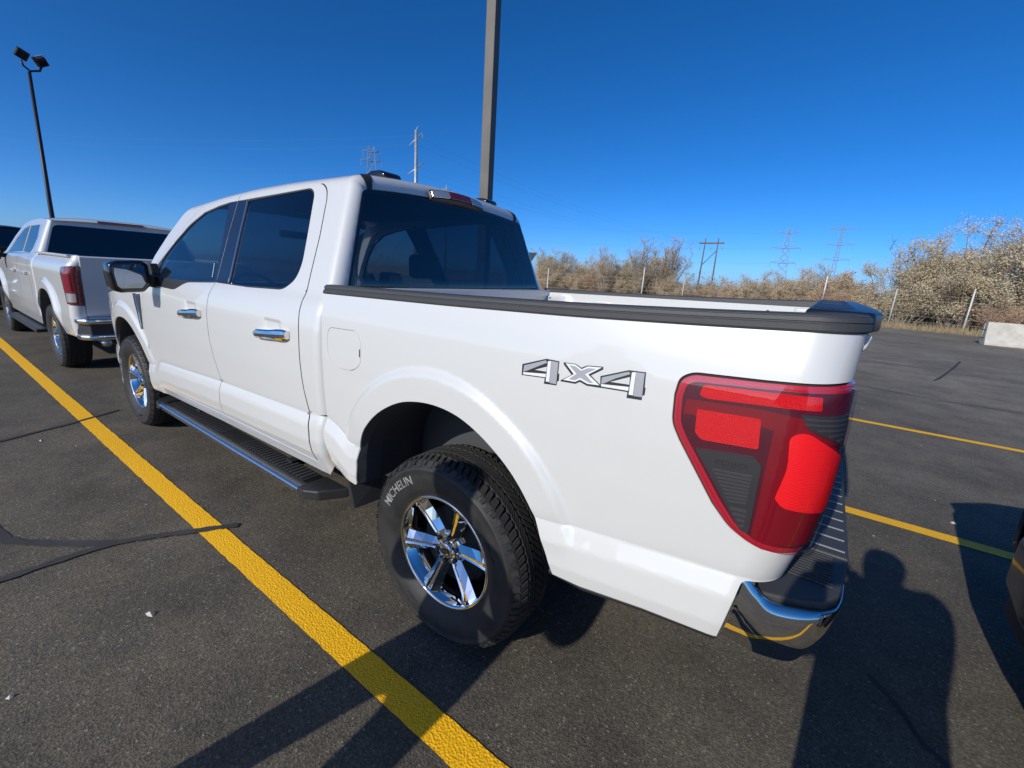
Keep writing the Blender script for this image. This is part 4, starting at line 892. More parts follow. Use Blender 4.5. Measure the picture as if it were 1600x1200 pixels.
def other_pickup(name, paint):
    T = empty(name)
    arch = [(.47+.04, .47), (.50, .60), (.47, .74), (.40, .86), (.28, .95), (.12, .985), (-.10, .985), (-.24, .95), (-.36, .86), (-.44, .74), (-.49, .60), (-.53, .50)]
    lamp = [(guE(.88), .885), (-1.03, .892, .02), (-.975, 1.05), (-.945, 1.20), (-.935, 1.275, .02), (guE(1.305), 1.300)]
    for sd in (1, -1):
        mir = sd < 0
        o = [(.64, 1.375), (.64, .50), (.52, .46)] + catmull(arch, 3) + [(-1.06, .53), (-1.10, .62), (guE(.86), .74)] + [(guE(.875), .875), (-1.035, .882, .02), (-.983, 1.05), (-.953, 1.20), (-.943, 1.285, .02), (guE(1.31), 1.310)] + [(guE(1.40), 1.415), (-.9, 1.412)]
        bs = patch('bed_side', S_g, o, [], paint, T, h=.025 if paint == 'white_paint' and sd > 0 else .05, skirt=.03, mirror=mir)
        tl = patch('tail_lamp', S_g, lamp, [], 'lamp_old', T, h=.03, off=.006, skirt=.03, mirror=mir)
        patch('lamp_lens', S_g, [(-1.03, 1.21, .01), (-1.00, 1.04, .01), (-1.15, 1.04, .01), (-1.16, 1.22, .01)], [], 'lamp_deep', tl, h=.03, off=.010, skirt=.003, mirror=mir)
        patch('lamp_lens', S_g, [(-1.05, 1.01, .01), (-1.07, .915, .01), (-1.16, .915, .01), (-1.17, 1.01, .01)], [], 'lens_clear', tl, h=.03, off=.010, skirt=.003, mirror=mir)
        box('bed_rail', (-1.10, min(sd*.84, sd*.945), 1.395), (.63, max(sd*.84, sd*.945), 1.422), 'black_plastic' if paint != 'white_paint' else 'white_paint', T, .008)
        for xa in (.0, 3.745):
            cp = [(x+xa, z) for x, z in catmull(arch, 3)]; V = []; F = []; m = len(cp)
            for ins, yy in ((0, 1.005), (.02, .93), (0, .58)):
                for (x, z) in cp: V.append((xa+(x-xa)*(1-ins), sd*(yy if yy > 1 and xa == 0 else min(yy, .975)), .5+(z-.5)*(1-ins)))
            for r in range(2):
                for i in range(m-1): F.append((r*m+i, r*m+i+1, (r+1)*m+i+1, (r+1)*m+i))
            F.append(tuple(2*m+i for i in range(m))); mk('wheel_well', V, F, 'liner_plastic', T)
        # cab side with openings, doors
        whole = [(.648, .50), (.648, 1.30)] + [(guE(v, gxb, .07, .02), v) for v in np.linspace(1.32, 1.84, 9)] + [(1.3, 1.855), (1.9, 1.845), (2.35, 1.80, .1), (2.75, 1.62), (3.15, 1.36), (3.22, 1.27), (3.22, .44), (1.0, .44)]
        rwn = [(1.72, 1.395, .02), (1.84, 1.765, .02), (1.16, 1.775, .04), (1.03, 1.60), (1.06, 1.44, .06), (1.14, 1.392, .03)]
        fwn = [(1.80, 1.395, .02), (1.92, 1.762, .02), (2.28, 1.725, .1), (2.62, 1.58), (2.92, 1.375, .03), (2.85, 1.36, .03)]
        cs = patch('cab_side', S_gc, whole, [rwn, fwn], paint, T, h=.03 if paint == 'white_paint' and sd > 0 else .06, skirt=.03, mirror=mir)
        for wn_, gm in ((rwn, 'glass_dark'), (fwn, 'glass_front')): patch('window_glass', S_gc, wn_, [], gm, cs, h=.07, off=-.006, skirt=0, mirror=mir)
        patch('pillar_trim', S_gc, [(1.725, 1.397), (1.845, 1.764), (1.915, 1.762), (1.795, 1.397)], [], 'gloss_black', cs, h=.04, off=.002, skirt=.003, mirror=mir)
        for cut in ([(.93, .52), (.95, .8), (1.00, 1.1), (.98, 1.36), (.97, 1.55), (1.06, 1.78)], [(1.78, .50), (1.82, .8), (1.85, 1.1), (1.77, 1.36)], [(3.02, .50), (3.08, .8), (3.10, 1.2)]):
            cc = catmull(cut, 4); patch('door_gap', S_gc, [(x-.004, z) for x, z in cc]+[(x+.004, z) for x, z in cc[::-1]], [], 'print_black', cs, h=.05, off=.0015, skirt=0, mirror=mir)
        patch('window_brightwork', S_gc, [(1.12, 1.378), (1.12, 1.390), (2.86, 1.358), (2.86, 1.346)], [], 'chrome', cs, h=.05, off=.004, skirt=.004, mirror=mir)
        for xx in (1.10, 1.98):
            bm = bmesh.new(); add_box(bm, (xx, min(sd*.985, sd*1.018), 1.10), (xx+.25, max(sd*.985, sd*1.018), 1.14)); bev(bm, .010, 2); bm_out('door_handle', bm, paint, cs)
        fa = [(x+3.745, z) for x, z in catmull(arch, 3)]
        patch('front_fender', S_g, [(3.228, .44), (3.228, 1.27), (3.7, 1.20), (4.3, 1.12), (4.55, 1.03), (4.55, .50)]+fa[::-1], [], paint, T, h=.06, skirt=.03, mirror=mir)
        box('running_board', (.72, min(sd*.88, sd*1.06), .355), (3.0, max(sd*.88, sd*1.06), .405), 'black_plastic', T, .012)
        mr = empty('door_mirror', parent=T)
        bm = bmesh.new(); add_box(bm, (2.72, min(sd*1.02, sd*1.24), 1.24), (2.86, max(sd*1.02, sd*1.24), 1.43)); bev(bm, .03, 2); bm_out('mirror_housing', bm, 'gloss_black' , mr, True)
        tube('mirror_arm', [(2.82, sd*.92, 1.30), (2.80, sd*1.05, 1.32)], .035, 'black_plastic', mr)
    tg2 = prism('tailgate', [(-1.10, .74), (-1.10, 1.40), (-1.185, 1.415), (-1.205, 1.40), (-1.185, 1.30), (-1.165, 1.1), (-1.13, .78)], 'y', -.865, .865, paint, T, .008)
    box('tailgate_emblem', (-1.178, -.17, 1.03), (-1.165, .17, 1.10), 'lamp_old' if paint == 'white_paint' else 'chrome', tg2, .004)
    prism('bumper_bar', [(-1.05, -.98), (-1.05, .98), (-1.16, .965), (-1.25, .90), (-1.275, .6), (-1.28, 0), (-1.275, -.6), (-1.25, -.90), (-1.16, -.965)], 'z', .68, .745, 'chrome', T, .016, 2, True)
    prism('bumper_lower', [(-1.05, -.97), (-1.05, .97), (-1.15, .955), (-1.235, .89), (-1.262, .6), (-1.262, -.6), (-1.235, -.89), (-1.15, -.955)], 'z', .50, .56, 'chrome', T, .014, 2, True)
    prism('bumper_recess', [(-1.05, -.96), (-1.05, .96), (-1.13, .945), (-1.215, .87), (-1.24, .6), (-1.24, -.6), (-1.215, -.87), (-1.13, -.945)], 'z', .545, .70, 'black_plastic', T, .006)
    for sd in (1, -1): prism('bumper_end', [(-1.255, sd*.56), (-1.225, sd*.56), (-1.225, sd*.62), (-1.255, sd*.60)], 'z', .54, .70, 'chrome', T, .004)
    tube('exhaust_pipe', [(-.7, .70, .44), (-1.14, .74, .46), (-1.22, .76, .46)], .045, 'brushed', T, 14)
    # roof, glass, hood, front
    V = []; F = []
    for i in range(12):
        x = np.interp(i, range(12), [.70, .72, .78, .9, 1.1, 1.4, 1.7, 1.9, 2.1, 2.3, 2.42, 2.48]); zt = np.interp(x, [.70, .72, .78, .9, 1.9, 2.3, 2.48], [1.845, 1.868, 1.888, 1.900, 1.893, 1.865, 1.83]); ze = np.interp(x, [.70, .9, 1.3, 1.9, 2.35, 2.48], [1.825, 1.852, 1.853, 1.843, 1.795, 1.75])
        yw = float(g_prof(x, ze))-.003
        for j in range(17): s = j/8-1; V.append((x, yw*s, ze+(zt-ze)*(1-abs(s)**3.2)))
    for i in range(11):
        for j in range(16): F.append((i*17+j, i*17+j+1, (i+1)*17+j+1, (i+1)*17+j))
    mk('roof', V, F, paint, T, True)
    def S_gb(y, z): y, z = np.broadcast_arrays(np.asarray(y, float), np.asarray(z, float)); return np.stack([gxb(z)-.012*(1-(y/.86)**2), y, z], -1)
    patch('back_frame', S_gb, [(-.86, 1.34), (-.70, 1.845), (.70, 1.845), (.86, 1.34)], [], paint, T, h=.1, off=-.004, skirt=0)
    patch('rear_window', S_gb, [(-.83, 1.375, .02), (-.70, 1.775, .06), (.70, 1.775, .06), (.83, 1.375, .02)], [], 'glass_dark', T, h=.1, off=.002, skirt=.004)
    patch('rear_window_backing', S_gb, [(-.83, 1.375, .02), (-.70, 1.775, .06), (.70, 1.775, .06), (.83, 1.375, .02)], [], 'interior', T, h=.1, off=-.002, skirt=0)
    box('high_brake_lamp', (.70, -.26, 1.838), (.75, .26, 1.872), 'lamp_old', T, .010)
    V = []; F = []
    for j in range(7):
        t = j/6
        for i in range(13): s = i/6-1; b0 = np.array([3.35-.16*s*s, .90*s, 1.265]); t0 = np.array([2.47-.06*s*s, .735*s, 1.83-.07*s*s]); V.append(b0*(1-t)+t0*t)
    for j in range(6):
        for i in range(12): F.append((j*13+i, j*13+i+1, (j+1)*13+i+1, (j+1)*13+i))
    mk('windscreen', V, F, 'glass_front', T, True)
    V = []; F = []
    for i in range(13):
        x = 3.18+i*(4.58-3.18)/12; zt = np.interp(x, [3.1, 3.228, 3.7, 4.3, 4.6], [1.28, 1.27, 1.20, 1.12, 1.01]); yw = float(g_prof(x, zt))
        for j in range(17): s = j/8-1; V.append((x, yw*s, zt+.08*(1-abs(s)**5)*np.interp(x, [3.1, 3.4, 4.3, 4.6], [.3, 1, 1, .2])))
    for i in range(12):
        for j in range(16): F.append((i*17+j, i*17+j+1, (i+1)*17+j+1, (i+1)*17+j))
    mk('hood', V, F, paint, T, True)
    prism('grille', [(4.50, -.80), (4.50, .80), (4.60, .66), (4.64, .3), (4.64, -.3), (4.60, -.66)], 'z', .66, 1.03, 'gloss_black', T, .03, 2)
    prism('front_bumper', [(4.15, -.98), (4.15, .98), (4.35, .955), (4.50, .87), (4.60, .66), (4.64, .3), (4.645, 0), (4.64, -.3), (4.60, -.66), (4.50, -.87), (4.35, -.955)], 'z', .36, .66, paint if paint != 'white_paint' else 'chrome', T, .05, 3, True)
    prism('air_dam', [(4.20, -.93), (4.20, .93), (4.38, .90), (4.50, .80), (4.58, .6), (4.60, 0), (4.58, -.6), (4.50, -.80), (4.38, -.90)], 'z', .24, .37, 'black_plastic', T, .02, 2, True)
    for sd in (1, -1): box('headlamp', (4.40, min(sd*.58, sd*.86), .82), (4.56, max(sd*.58, sd*.86), 1.02), 'lens_clear', T, .03)
    box('chassis', (-1.0, -.60, .40), (4.3, .60, .62), 'underbody', T); box('cab_floor', (.7, -.92, .44), (3.2, .92, .52), 'underbody', T); box('bed_floor', (-1.1, -.86, .80), (.66, .86, .83), paint, T)
    box('bulkhead', (.62, -.90, .5), (.66, .90, 1.37), paint, T); box('cabin_back', (.84, -.80, .6), (.90, .80, 1.45), 'interior', T); box('dashboard', (2.6, -.85, .9), (3.15, .85, 1.26), 'interior', T)
    for yy in (.40, -.40): bm = bmesh.new(); add_box(bm, (1.55, yy-.25, .6), (1.72, yy+.25, 1.52)); bev(bm, .06, 2); bm_out('seat', bm, 'seat_cloth', T, True)
    w0 = make_wheel(T, 'split'); w0.location = (0, .862, WZ); CH[w0.name] = children(w0)
    for x, y, r in ((3.745, .862, 0), (0, -.862, math.pi), (3.745, -.862, math.pi)):
        w = copy_tree(w0, T); w.location = (x, y, WZ); w.rotation_euler = (0, .4*x, r)
    return T
gm = tag(other_pickup('pickup_truck', 'white_paint'), 'white pickup parked ahead with dark red tail lamps and chrome bumper, behind the door mirror', 'pickup truck'); gm.location = (6.75, .0, 0)
bl = tag(other_pickup('pickup_truck', 'black_paint'), 'black pickup barely seen at the left edge beyond the farther white pickup', 'pickup truck'); bl.location = (14.6, .55, 0)
nv = tag(other_pickup('parked_vehicle', 'navy_paint'), 'dark navy vehicle with only its front bumper corner showing at the right edge', 'vehicle'); nv.location = (-5.89, .0, 0); nv.scale = (.86, .86, .86)

# ------------------------------------------------------------------ poles, towers, fence, barrier
lp = tag(empty('light_pole', (3.38, -3.32, 0)), 'tall square bronze light pole rising behind the cab roof of the near pickup', 'light pole')
lp.rotation_euler = (0, 0, math.radians(8))
box('shaft', (-.075, -.075, .75), (.075, .075, 9.2), 'pole_bronze', lp, .010)
bm = bmesh.new(); add_tube(bm, [(0, 0, 0), (0, 0, .75)], .30, 28); bm_out('footing', bm, 'concrete', lp)
box('base_plate', (-.14, -.14, .75), (.14, .14, .79), 'pole_bronze', lp, .01)
for s in (1, -1):
    bm = bmesh.new(); add_box(bm, (-.20, s*.20 if s > 0 else -.85, 9.12), (.20, .85 if s > 0 else -.20, 9.24)); bev(bm, .03, 2); bm_out('luminaire', bm, 'pole_bronze', lp)
    tube('arm', [(0, 0, 9.1), (0, s*.25, 9.18)], .04, 'pole_bronze', lp)
fp_ = tag(empty('floodlight_pole', (14.72, -.45, 0)), 'slender black pole with two floodlights rising behind the farther white pickup', 'light pole')
tube('shaft', [(0, 0, 0), (0, -.03, 2.5), (0, -.10, 5.30)], [.055, .045, .032], 'pole_dark', fp_, 12)
tube('yoke', [(0, .00, 5.50), (0, -.02, 5.40), (0, -.12, 5.32), (0, -.28, 5.38), (0, -.32, 5.48)], .022, 'pole_dark', fp_, 8)
for (yy, zz, rx, ry) in ((-.03, 5.62, 25, -25), (-.33, 5.58, -32, -25)):
    bm = bmesh.new(); M = Matrix.Translation((0, yy, zz)) @ Matrix.Rotation(math.radians(rx), 4, 'X') @ Matrix.Rotation(math.radians(ry), 4, 'Y')
    add_box(bm, (-.06, -.10, -.09), (.06, .10, .09), M); bev(bm, .02, 2); o = bm_out('floodlight', bm, 'pole_dark', fp_)
    bm = bmesh.new(); add_box(bm, (.055, -.11, -.10), (.075, .11, .10), M); bm_out('floodlight_rim', bm, 'galvanised', fp_)
    bm = bmesh.new()
    for k in range(6): add_box(bm, (-.09, -.08+k*.030, -.07), (-.055, -.072+k*.030, .07), M)
    bm_out('cooling_fins', bm, 'pole_dark', fp_)

def brace(bm, a, b2, r): add_tube(bm, [a, b2], r, 4, False)
# wooden H-frame
hf = tag(empty('power_pole', (24.6, -115.1, 0), math.radians(-12)), 'two-legged wooden H-frame power pole with one crossarm above the far shrubs', 'power pole')
for s in (1, -1): tube('leg', [(s*1.7, 0, 0), (s*1.55, 0, 12.6)], [.20, .13], 'wood_pole', hf, 8)
box('crossarm', (-3.0, -.13, 11.25), (3.0, .13, 11.6), 'wood_pole', hf); tube('diagonal', [(1.65, 0, 6.2), (-1.6, 0, 9.8)], .09, 'wood_pole', hf, 6)
for xx in (-2.8, 0, 2.8): tube('insulator', [(xx, 0, 11.2), (xx, 0, 9.8)], .06, 'steel_hazed', hf, 6)
def lattice(loc, H, w0, w1, arms, label, rz=0.0, r=.085):
    T = tag(empty('transmission_tower', loc, rz), label, 'pylon', 'transmission towers')
    bm = bmesh.new(); n = 9
    def cor(k, t): w = w0+(w1-w0)*t; return Vector(((1 if k in (0, 1) else -1)*w/2, (1 if k in (0, 3) else -1)*w/2, H*t))
    for k in range(4):
        brace(bm, cor(k, 0), cor(k, 1), r)
        for i in range(n):
            a, b2 = i/n, (i+1)/n; brace(bm, cor(k, a), cor((k+1) % 4, b2), r*.6); brace(bm, cor((k+1) % 4, a), cor(k, b2), r*.6)
    bm_out('lattice_body', bm, 'steel_hazed', T)
    for (z, L) in arms:
        bm = bmesh.new()
        for s in (1, -1):
            brace(bm, Vector((0, .3, z)), Vector((s*L, 0, z+.35)), r*1.05); brace(bm, Vector((0, -.3, z)), Vector((s*L, 0, z+.35)), r*1.05); brace(bm, Vector((0, 0, z+1.0)), Vector((s*L, 0, z+.4)), r*.7)
            brace(bm, Vector((s*L, 0, z+.35)), Vector((s*L, 0, z-1.4)), r*.6)
        bm_out('crossarm', bm, 'steel_hazed', T)
    return T
t1 = lattice((15.9, -197.2, 0), 24.0, 4.6, 1.3, ((22.2, 3.4), (16.7, 4.7), (11.3, 4.2)), 'left of the two blue-grey lattice towers with three crossarms right of the H-frame', .1)
t2 = lattice((-.2, -197.9, 0), 24.6, 1.6, .6, ((23.6, 3.9), (18.2, 4.1), (13.0, 4.1)), 'right of the two far towers, thinner, with three crossarms above the shrubs', 0, .085)
t3 = lattice((118.6, -88.3, 0), 35.5, 6.5, 1.6, ((31.5, 3.0), (34.0, 2.4)), 'small lattice tower top peeking over the near pickup cab roof', .9, .09)
mp = tag(empty('power_pole', (43.45, -38.1, 0), math.radians(228)), 'single grey power pole with slanted crossarms seen over the near cab roof', 'power pole')
tube('shaft', [(0, 0, 0), (0, 0, 17.6)], [.30, .17], 'galvanised', mp, 10)
tube('crossarm', [(-.75, 0, 15.85), (.75, 0, 17.45)], .075, 'galvanised', mp, 6); tube('crossarm', [(-.95, 0, 12.55), (.95, 0, 14.1)], .08, 'galvanised', mp, 6)
tube('insulator', [(.74, 0, 17.4), (.78, 0, 16.6)], .05, 'steel_hazed', mp, 6); tube('finial', [(0, 0, 17.6), (.25, 0, 18.1)], .05, 'galvanised', mp, 6)
fr = tag(empty('power_pole', (60.0, -60.5, 0), .5), 'tiny far power pole just right of the square light pole', 'power pole')
tube('shaft', [(0, 0, 0), (0, 0, 16.5)], [.2, .12], 'steel_hazed', fr, 6); tube('crossarm', [(-.8, 0, 15.8), (.8, 0, 15.8)], .08, 'steel_hazed', fr, 5)
# wires
def wire(a, b2, sag, r, lab):
    a = Vector(a); b2 = Vector(b2); pts = []
    for i in range(25): t = i/24; p = a.lerp(b2, t); p.z -= sag*4*t*(1-t); pts.append(p)
    bm = bmesh.new(); add_tube(bm, pts, r, 3, False); o = bm_out('power_wire', bm, 'wire'); return tag(o, lab, 'wire', 'overhead wires')
WL = 'faint power wire strung from the left lattice tower across the sky'; WP = 'faint power wire running left from the single grey power pole'; WH = 'faint power wire between the grey power pole and the H-frame'
for z, L in ((22.2, 3.4), (16.7, 4.7), (11.3, 4.2)):
    for s in (1, -1): wire((15.9+s*L, -197.2, z), (230+s*L, -75, z+6), 5, .012, WL)
for z in (16.0, 17.0, 12.8, 13.6): wire((43.4, -38.1, z), (170, 20, z+9), 4, .006, WP); wire((43.4, -38.1, z), (24.6, -115, 11.4), 2, .006, WH)
# fence posts at the lot edge
posts = [(-7.0, -30.0, 2.1, 'white_post', 'pale steel fence post leaning beside the concrete barrier'), (-3.95, -29.6, 1.9, 'fence_post', 'thin grey fence post right of the black tailgate cap'), (-.75, -29.2, 2.4, 'white_post', 'short pale fence post rising just above the tailgate cap'), (7.2, -29.6, 2.0, 'fence_post', 'thin pale fence post in front of the low far shrubs'), (10.0, -29.4, 2.4, 'white_post', 'pale fence post in front of the tall poplar-like shrubs')]
for x, y, h, m, lab in posts:
    P = tag(empty('fence_post', (x, y, 0)), lab, 'post', 'fence posts')
    tube('shaft', [(0, 0, 0), (0, 0, h)], .035, m, P, 8)
    bm = bmesh.new(); add_tube(bm, [(0, 0, h), (0, 0, h+.06)], [.045, .01], 8); bm_out('post_cap', bm, m, P)
fence = tag(empty('wire_fence', (0, -29.7, 0)), 'low chain fence wires in front of the thicket', 'fence')
for k in range(6): tube('strand', [(-30, 0, .3+.28*k), (60, 0, .3+.28*k)], .006, 'fence_post', fence, 3)
pp = tag(empty('perforated_post', (14.44, -23.6, 0)), 'white perforated sign post beside the rear edge of the cab', 'post')
bm = bmesh.new(); add_box(bm, (-.03, -.03, 0), (.03, .03, 2.0)); bm_out('shaft', bm, 'white_post', pp)
for k in range(18): box('hole', (-.016, .0295, .24+k*.096), (.016, .034, .272+k*.096), 'print_black', pp)
sg = tag(empty('road_sign', (15.5, -22.95, 0), math.radians(35)), 'dark back of a triangular sign peeking out beside the cab', 'sign')
prism('sign_plate', [(-.40, 2.92), (.40, 2.92), (.0, 2.25)], 'y', -.01, .01, 'sign_back', sg, .003); tube('sign_post', [(0, -.03, 0), (0, -.03, 2.9)], .03, 'galvanised', sg, 8)
# concrete barrier
ba = tag(empty('concrete_barrier', (-6.0, -21.4, 0), math.radians(4)), 'pale concrete road barrier at the far right edge of the lot', 'barrier')
sec = [(-.30, 0), (-.30, .08), (-.18, .33), (-.085, .84), (.085, .84), (.18, .33), (.30, .08), (.30, 0)]
prism('barrier_body', sec, 'x', -3.1, 0, 'concrete', ba, .012)
for zz in (.25, .55): tube('connector_loop', [(0, -.06, zz), (.07, -.06, zz), (.07, .06, zz), (0, .06, zz)], .012, 'pole_dark', ba, 6)
tube('connector_pin', [(.05, 0, .03), (.05, 0, .80)], .016, 'galvanised', ba, 8)

# ------------------------------------------------------------------ shrubs
def grow(seed, H, W, stems, leaf, nleaf, spread=1.0, top=0.75, twig=1.0):
    """branches (tapered three-sided tubes) and a crown of small leaf faces spread through the volume"""
    rnd = random.Random(seed); BV = []; BF = []; LV = []; LF = []
    def tubeb(pts, r0, r1):
        b0 = len(BV); n = len(pts)
        for i, p in enumerate(pts):
            r = r0+(r1-r0)*i/(n-1)
            for k in range(3): a = 2.094*k; BV.append((p.x+r*math.cos(a), p.y+r*math.sin(a), p.z+(.3*r if k == 0 else 0)))
        for i in range(n-1):
            for k in range(3): BF.append((b0+i*3+k, b0+i*3+(k+1) % 3, b0+(i+1)*3+(k+1) % 3, b0+(i+1)*3+k))
    def walk(p, d, L, n, wob, upw):
        pts = [p.copy()]; d = d.normalized()
        for _ in range(n):
            d = (d+Vector((rnd.gauss(0, wob), rnd.gauss(0, wob), rnd.gauss(0, wob)+upw))).normalized(); p = p+d*(L/n); pts.append(p.copy())
        return pts, d
    def leafat(p, s):
        u = Vector((rnd.gauss(0, 1), rnd.gauss(0, 1), rnd.gauss(0, 1))).normalized(); v = u.orthogonal().normalized(); v = (v*math.cos(rnd.random()*6.3)+u.cross(v)*math.sin(rnd.random()*6.3))
        b0 = len(LV); s *= rnd.uniform(.6, 1.3)
        for a, c in ((-.5, 0), (0, -.28), (.5, 0), (0, .28)): q = p+u*a*s+v*c*s; LV.append((q.x, q.y, q.z))
        LF.append((b0, b0+1, b0+2, b0+3))
    for s in range(stems):
        a = rnd.random()*6.283; out = rnd.uniform(.12, 1.0)*spread; base = Vector((math.cos(a)*.12*W*out, math.sin(a)*.12*W*out, -.05))
        dirv = Vector((math.cos(a)*out*W/H*.8, math.sin(a)*out*W/H*.8, 1)); L = H*rnd.uniform(.62, 1.0)*(1-.22*out)
        pts, d = walk(base, dirv, L, 7, .10, .05); r = .012*L+.012; tubeb(pts, r, r*.22)
        for b_ in range(9):
            t = rnd.uniform(.16, .98); i = min(6, int(t*7)); p = pts[i].lerp(pts[i+1], t*7-i); aa = rnd.random()*6.283
            bd_ = Vector((math.cos(aa), math.sin(aa), rnd.uniform(.15, 1.0))); bl_ = L*rnd.uniform(.16, .32)*(1.15-.5*t); bp, _ = walk(p, bd_, bl_, 4, .16, .07); tubeb(bp, r*.30, r*.08)
            for tw in range(int(5*twig)):
                tt = rnd.uniform(.15, 1); j = min(3, int(tt*4)); q = bp[j].lerp(bp[j+1], tt*4-j); ta = rnd.random()*6.283
                tp, _ = walk(q, Vector((math.cos(ta), math.sin(ta), rnd.uniform(-.1, 1.0))), bl_*rnd.uniform(.25, .6), 3, .2, .05); tubeb(tp, .010, .005)
                for _l in range(nleaf):
                    m = rnd.random()*3; jj = min(2, int(m)); q2 = tp[jj].lerp(tp[jj+1], m-jj); leafat(q2+Vector((rnd.gauss(0, .11), rnd.gauss(0, .11), rnd.gauss(0, .11))), leaf)
    return BV, BF, LV, LF
def shrub_proto(name, seed, H, W, stems, leaf, nleaf, mat, **kw):
    BV, BF, LV, LF = grow(seed, H, W, stems, leaf, nleaf, **kw)
    a = bpy.data.meshes.new('trunk'); a.from_pydata(BV, [], BF); a.materials.append(MAT['bark'])
    b2 = bpy.data.meshes.new('crown'); b2.from_pydata(LV, [], LF); b2.materials.append(MAT[mat]); return a, b2
PROTO = {
 'olive_a': shrub_proto('o', 1, 4.6, 4.6, 22, .060, 38, 'leaf_olive'), 'olive_b': shrub_proto('o', 2, 4.2, 5.2, 22, .060, 38, 'leaf_olive'),
 'tan_a': shrub_proto('t', 3, 3.0, 3.6, 20, .055, 30, 'leaf_tan'), 'tan_b': shrub_proto('t', 4, 2.6, 3.6, 20, .055, 30, 'leaf_tan'),
 'rust_a': shrub_proto('r', 5, 2.3, 3.2, 20, .050, 28, 'leaf_rust'), 'poplar_a': shrub_proto('p', 6, 5.0, 1.9, 15, .054, 26, 'leaf_tan', spread=.8),
 'poplar_b': shrub_proto('p', 7, 4.4, 2.6, 16, .054, 28, 'leaf_olive', spread=.8), 'bare': shrub_proto('b', 8, 5.4, 5.0, 8, .07, 3, 'leaf_grey', twig=1.6)}
def shrub(kind, x, y, sc, rz, label, name='shrub', cat='shrub', zs=1.0):
    T = tag(empty(name, (x, y, -.03), rz), label, cat, 'thicket beyond the lot'); T.scale = (sc, sc, sc*zs)
    for nm, me in zip(('trunk', 'crown'), PROTO[kind]): o = bpy.data.objects.new(nm, me); COL.objects.link(o); o.parent = T
    return T
rnd = random.Random(77)
named = [
 ('olive_a', -4.6, -31.6, 1.12, 'big pale olive shrub directly right of the tailgate cap'), ('olive_b', -7.3, -31.8, 1.52, 'tallest pale olive shrub behind the concrete barrier'), ('olive_a', -10.2, -31.8, 1.38, 'pale olive shrub cut by the right picture edge'),
 ('bare', -8.6, -32.4, 1.22, 'bare-branched dark tree standing above the olive shrubs at right'), ('bare', -5.6, -33.0, 1.08, 'smaller bare twiggy tree behind the olive shrubs'), ('rust_a', -8.2, -29.9, .85, 'reddish low shrub at the foot of the olive shrubs by the barrier'),
 ('tan_b', -2.2, -31.6, 1.15, 'tan shrub rising left of the big olive shrub'), ('rust_a', -.6, -30.3, 1.0, 'reddish shrub just above the tailgate end of the bed'),
 ('poplar_b', 17.9, -31.5, 1.0, 'rounded pale tree right beside the cab edge'), ('olive_a', 20.2, -33.0, .95, 'pale tree half hidden behind the cab edge'),
 ('poplar_a', 13.6, -31.0, .88, 'narrow upright tree left of the tall pair'), ('poplar_a', 10.9, -31.0, 1.02, 'tall narrow tree in the middle of the far thicket'), ('poplar_b', 12.2, -31.6, .86, 'leafy tree between the two narrow trees'), ('poplar_a', 9.0, -31.2, 1.04, 'tall leaning narrow tree at the right end of the upright group'), ('poplar_b', 10.0, -32.2, .88, 'leafy tree behind the tall leaning narrow tree')]
for k, x, y, s, lab in named: shrub(k, x, y, s, rnd.random()*6.28, lab, 'tree' if k in ('bare', 'poplar_a', 'poplar_b') else 'shrub', 'tree' if k in ('bare', 'poplar_a', 'poplar_b') else 'shrub')
def low_lab(x, k): return 'low %s shrub in the thicket band %s' % ('reddish' if 'rust' in k else 'dry tan', 'beside the tailgate end of the bed' if x < 1 else 'below the lattice towers' if x < 5 else 'around the foot of the H-frame pole' if x < 8.5 else 'at the foot of the tall narrow trees' if x < 15 else 'near the cab edge')
for i in range(34):
    x = -1.4+i*.62+rnd.uniform(-.3, .3); y = rnd.uniform(-34.2, -30.4)
    hgt = np.interp(x, [-1, 1, 3, 6, 8, 14, 20], [1.12, 1.02, .90, .70, .72, .95, .9])
    kk = ['tan_a', 'tan_b', 'rust_a', 'tan_a'][i % 4]; shrub(kk, x, y, hgt*rnd.uniform(.85, 1.1), rnd.random()*6.28, low_lab(x, kk))
for i in range(12):
    x = -13.5+i*1.15+rnd.uniform(-.4, .4) if i < 9 else 14+(i-9)*2.2; y = rnd.uniform(-34.6, -32.4)
    shrub(['olive_a', 'olive_b', 'tan_a'][i % 3], x, y, rnd.uniform(.95, 1.25) if i < 8 else .85, rnd.random()*6.28, 'pale leafy shrub in the back row of the thicket')
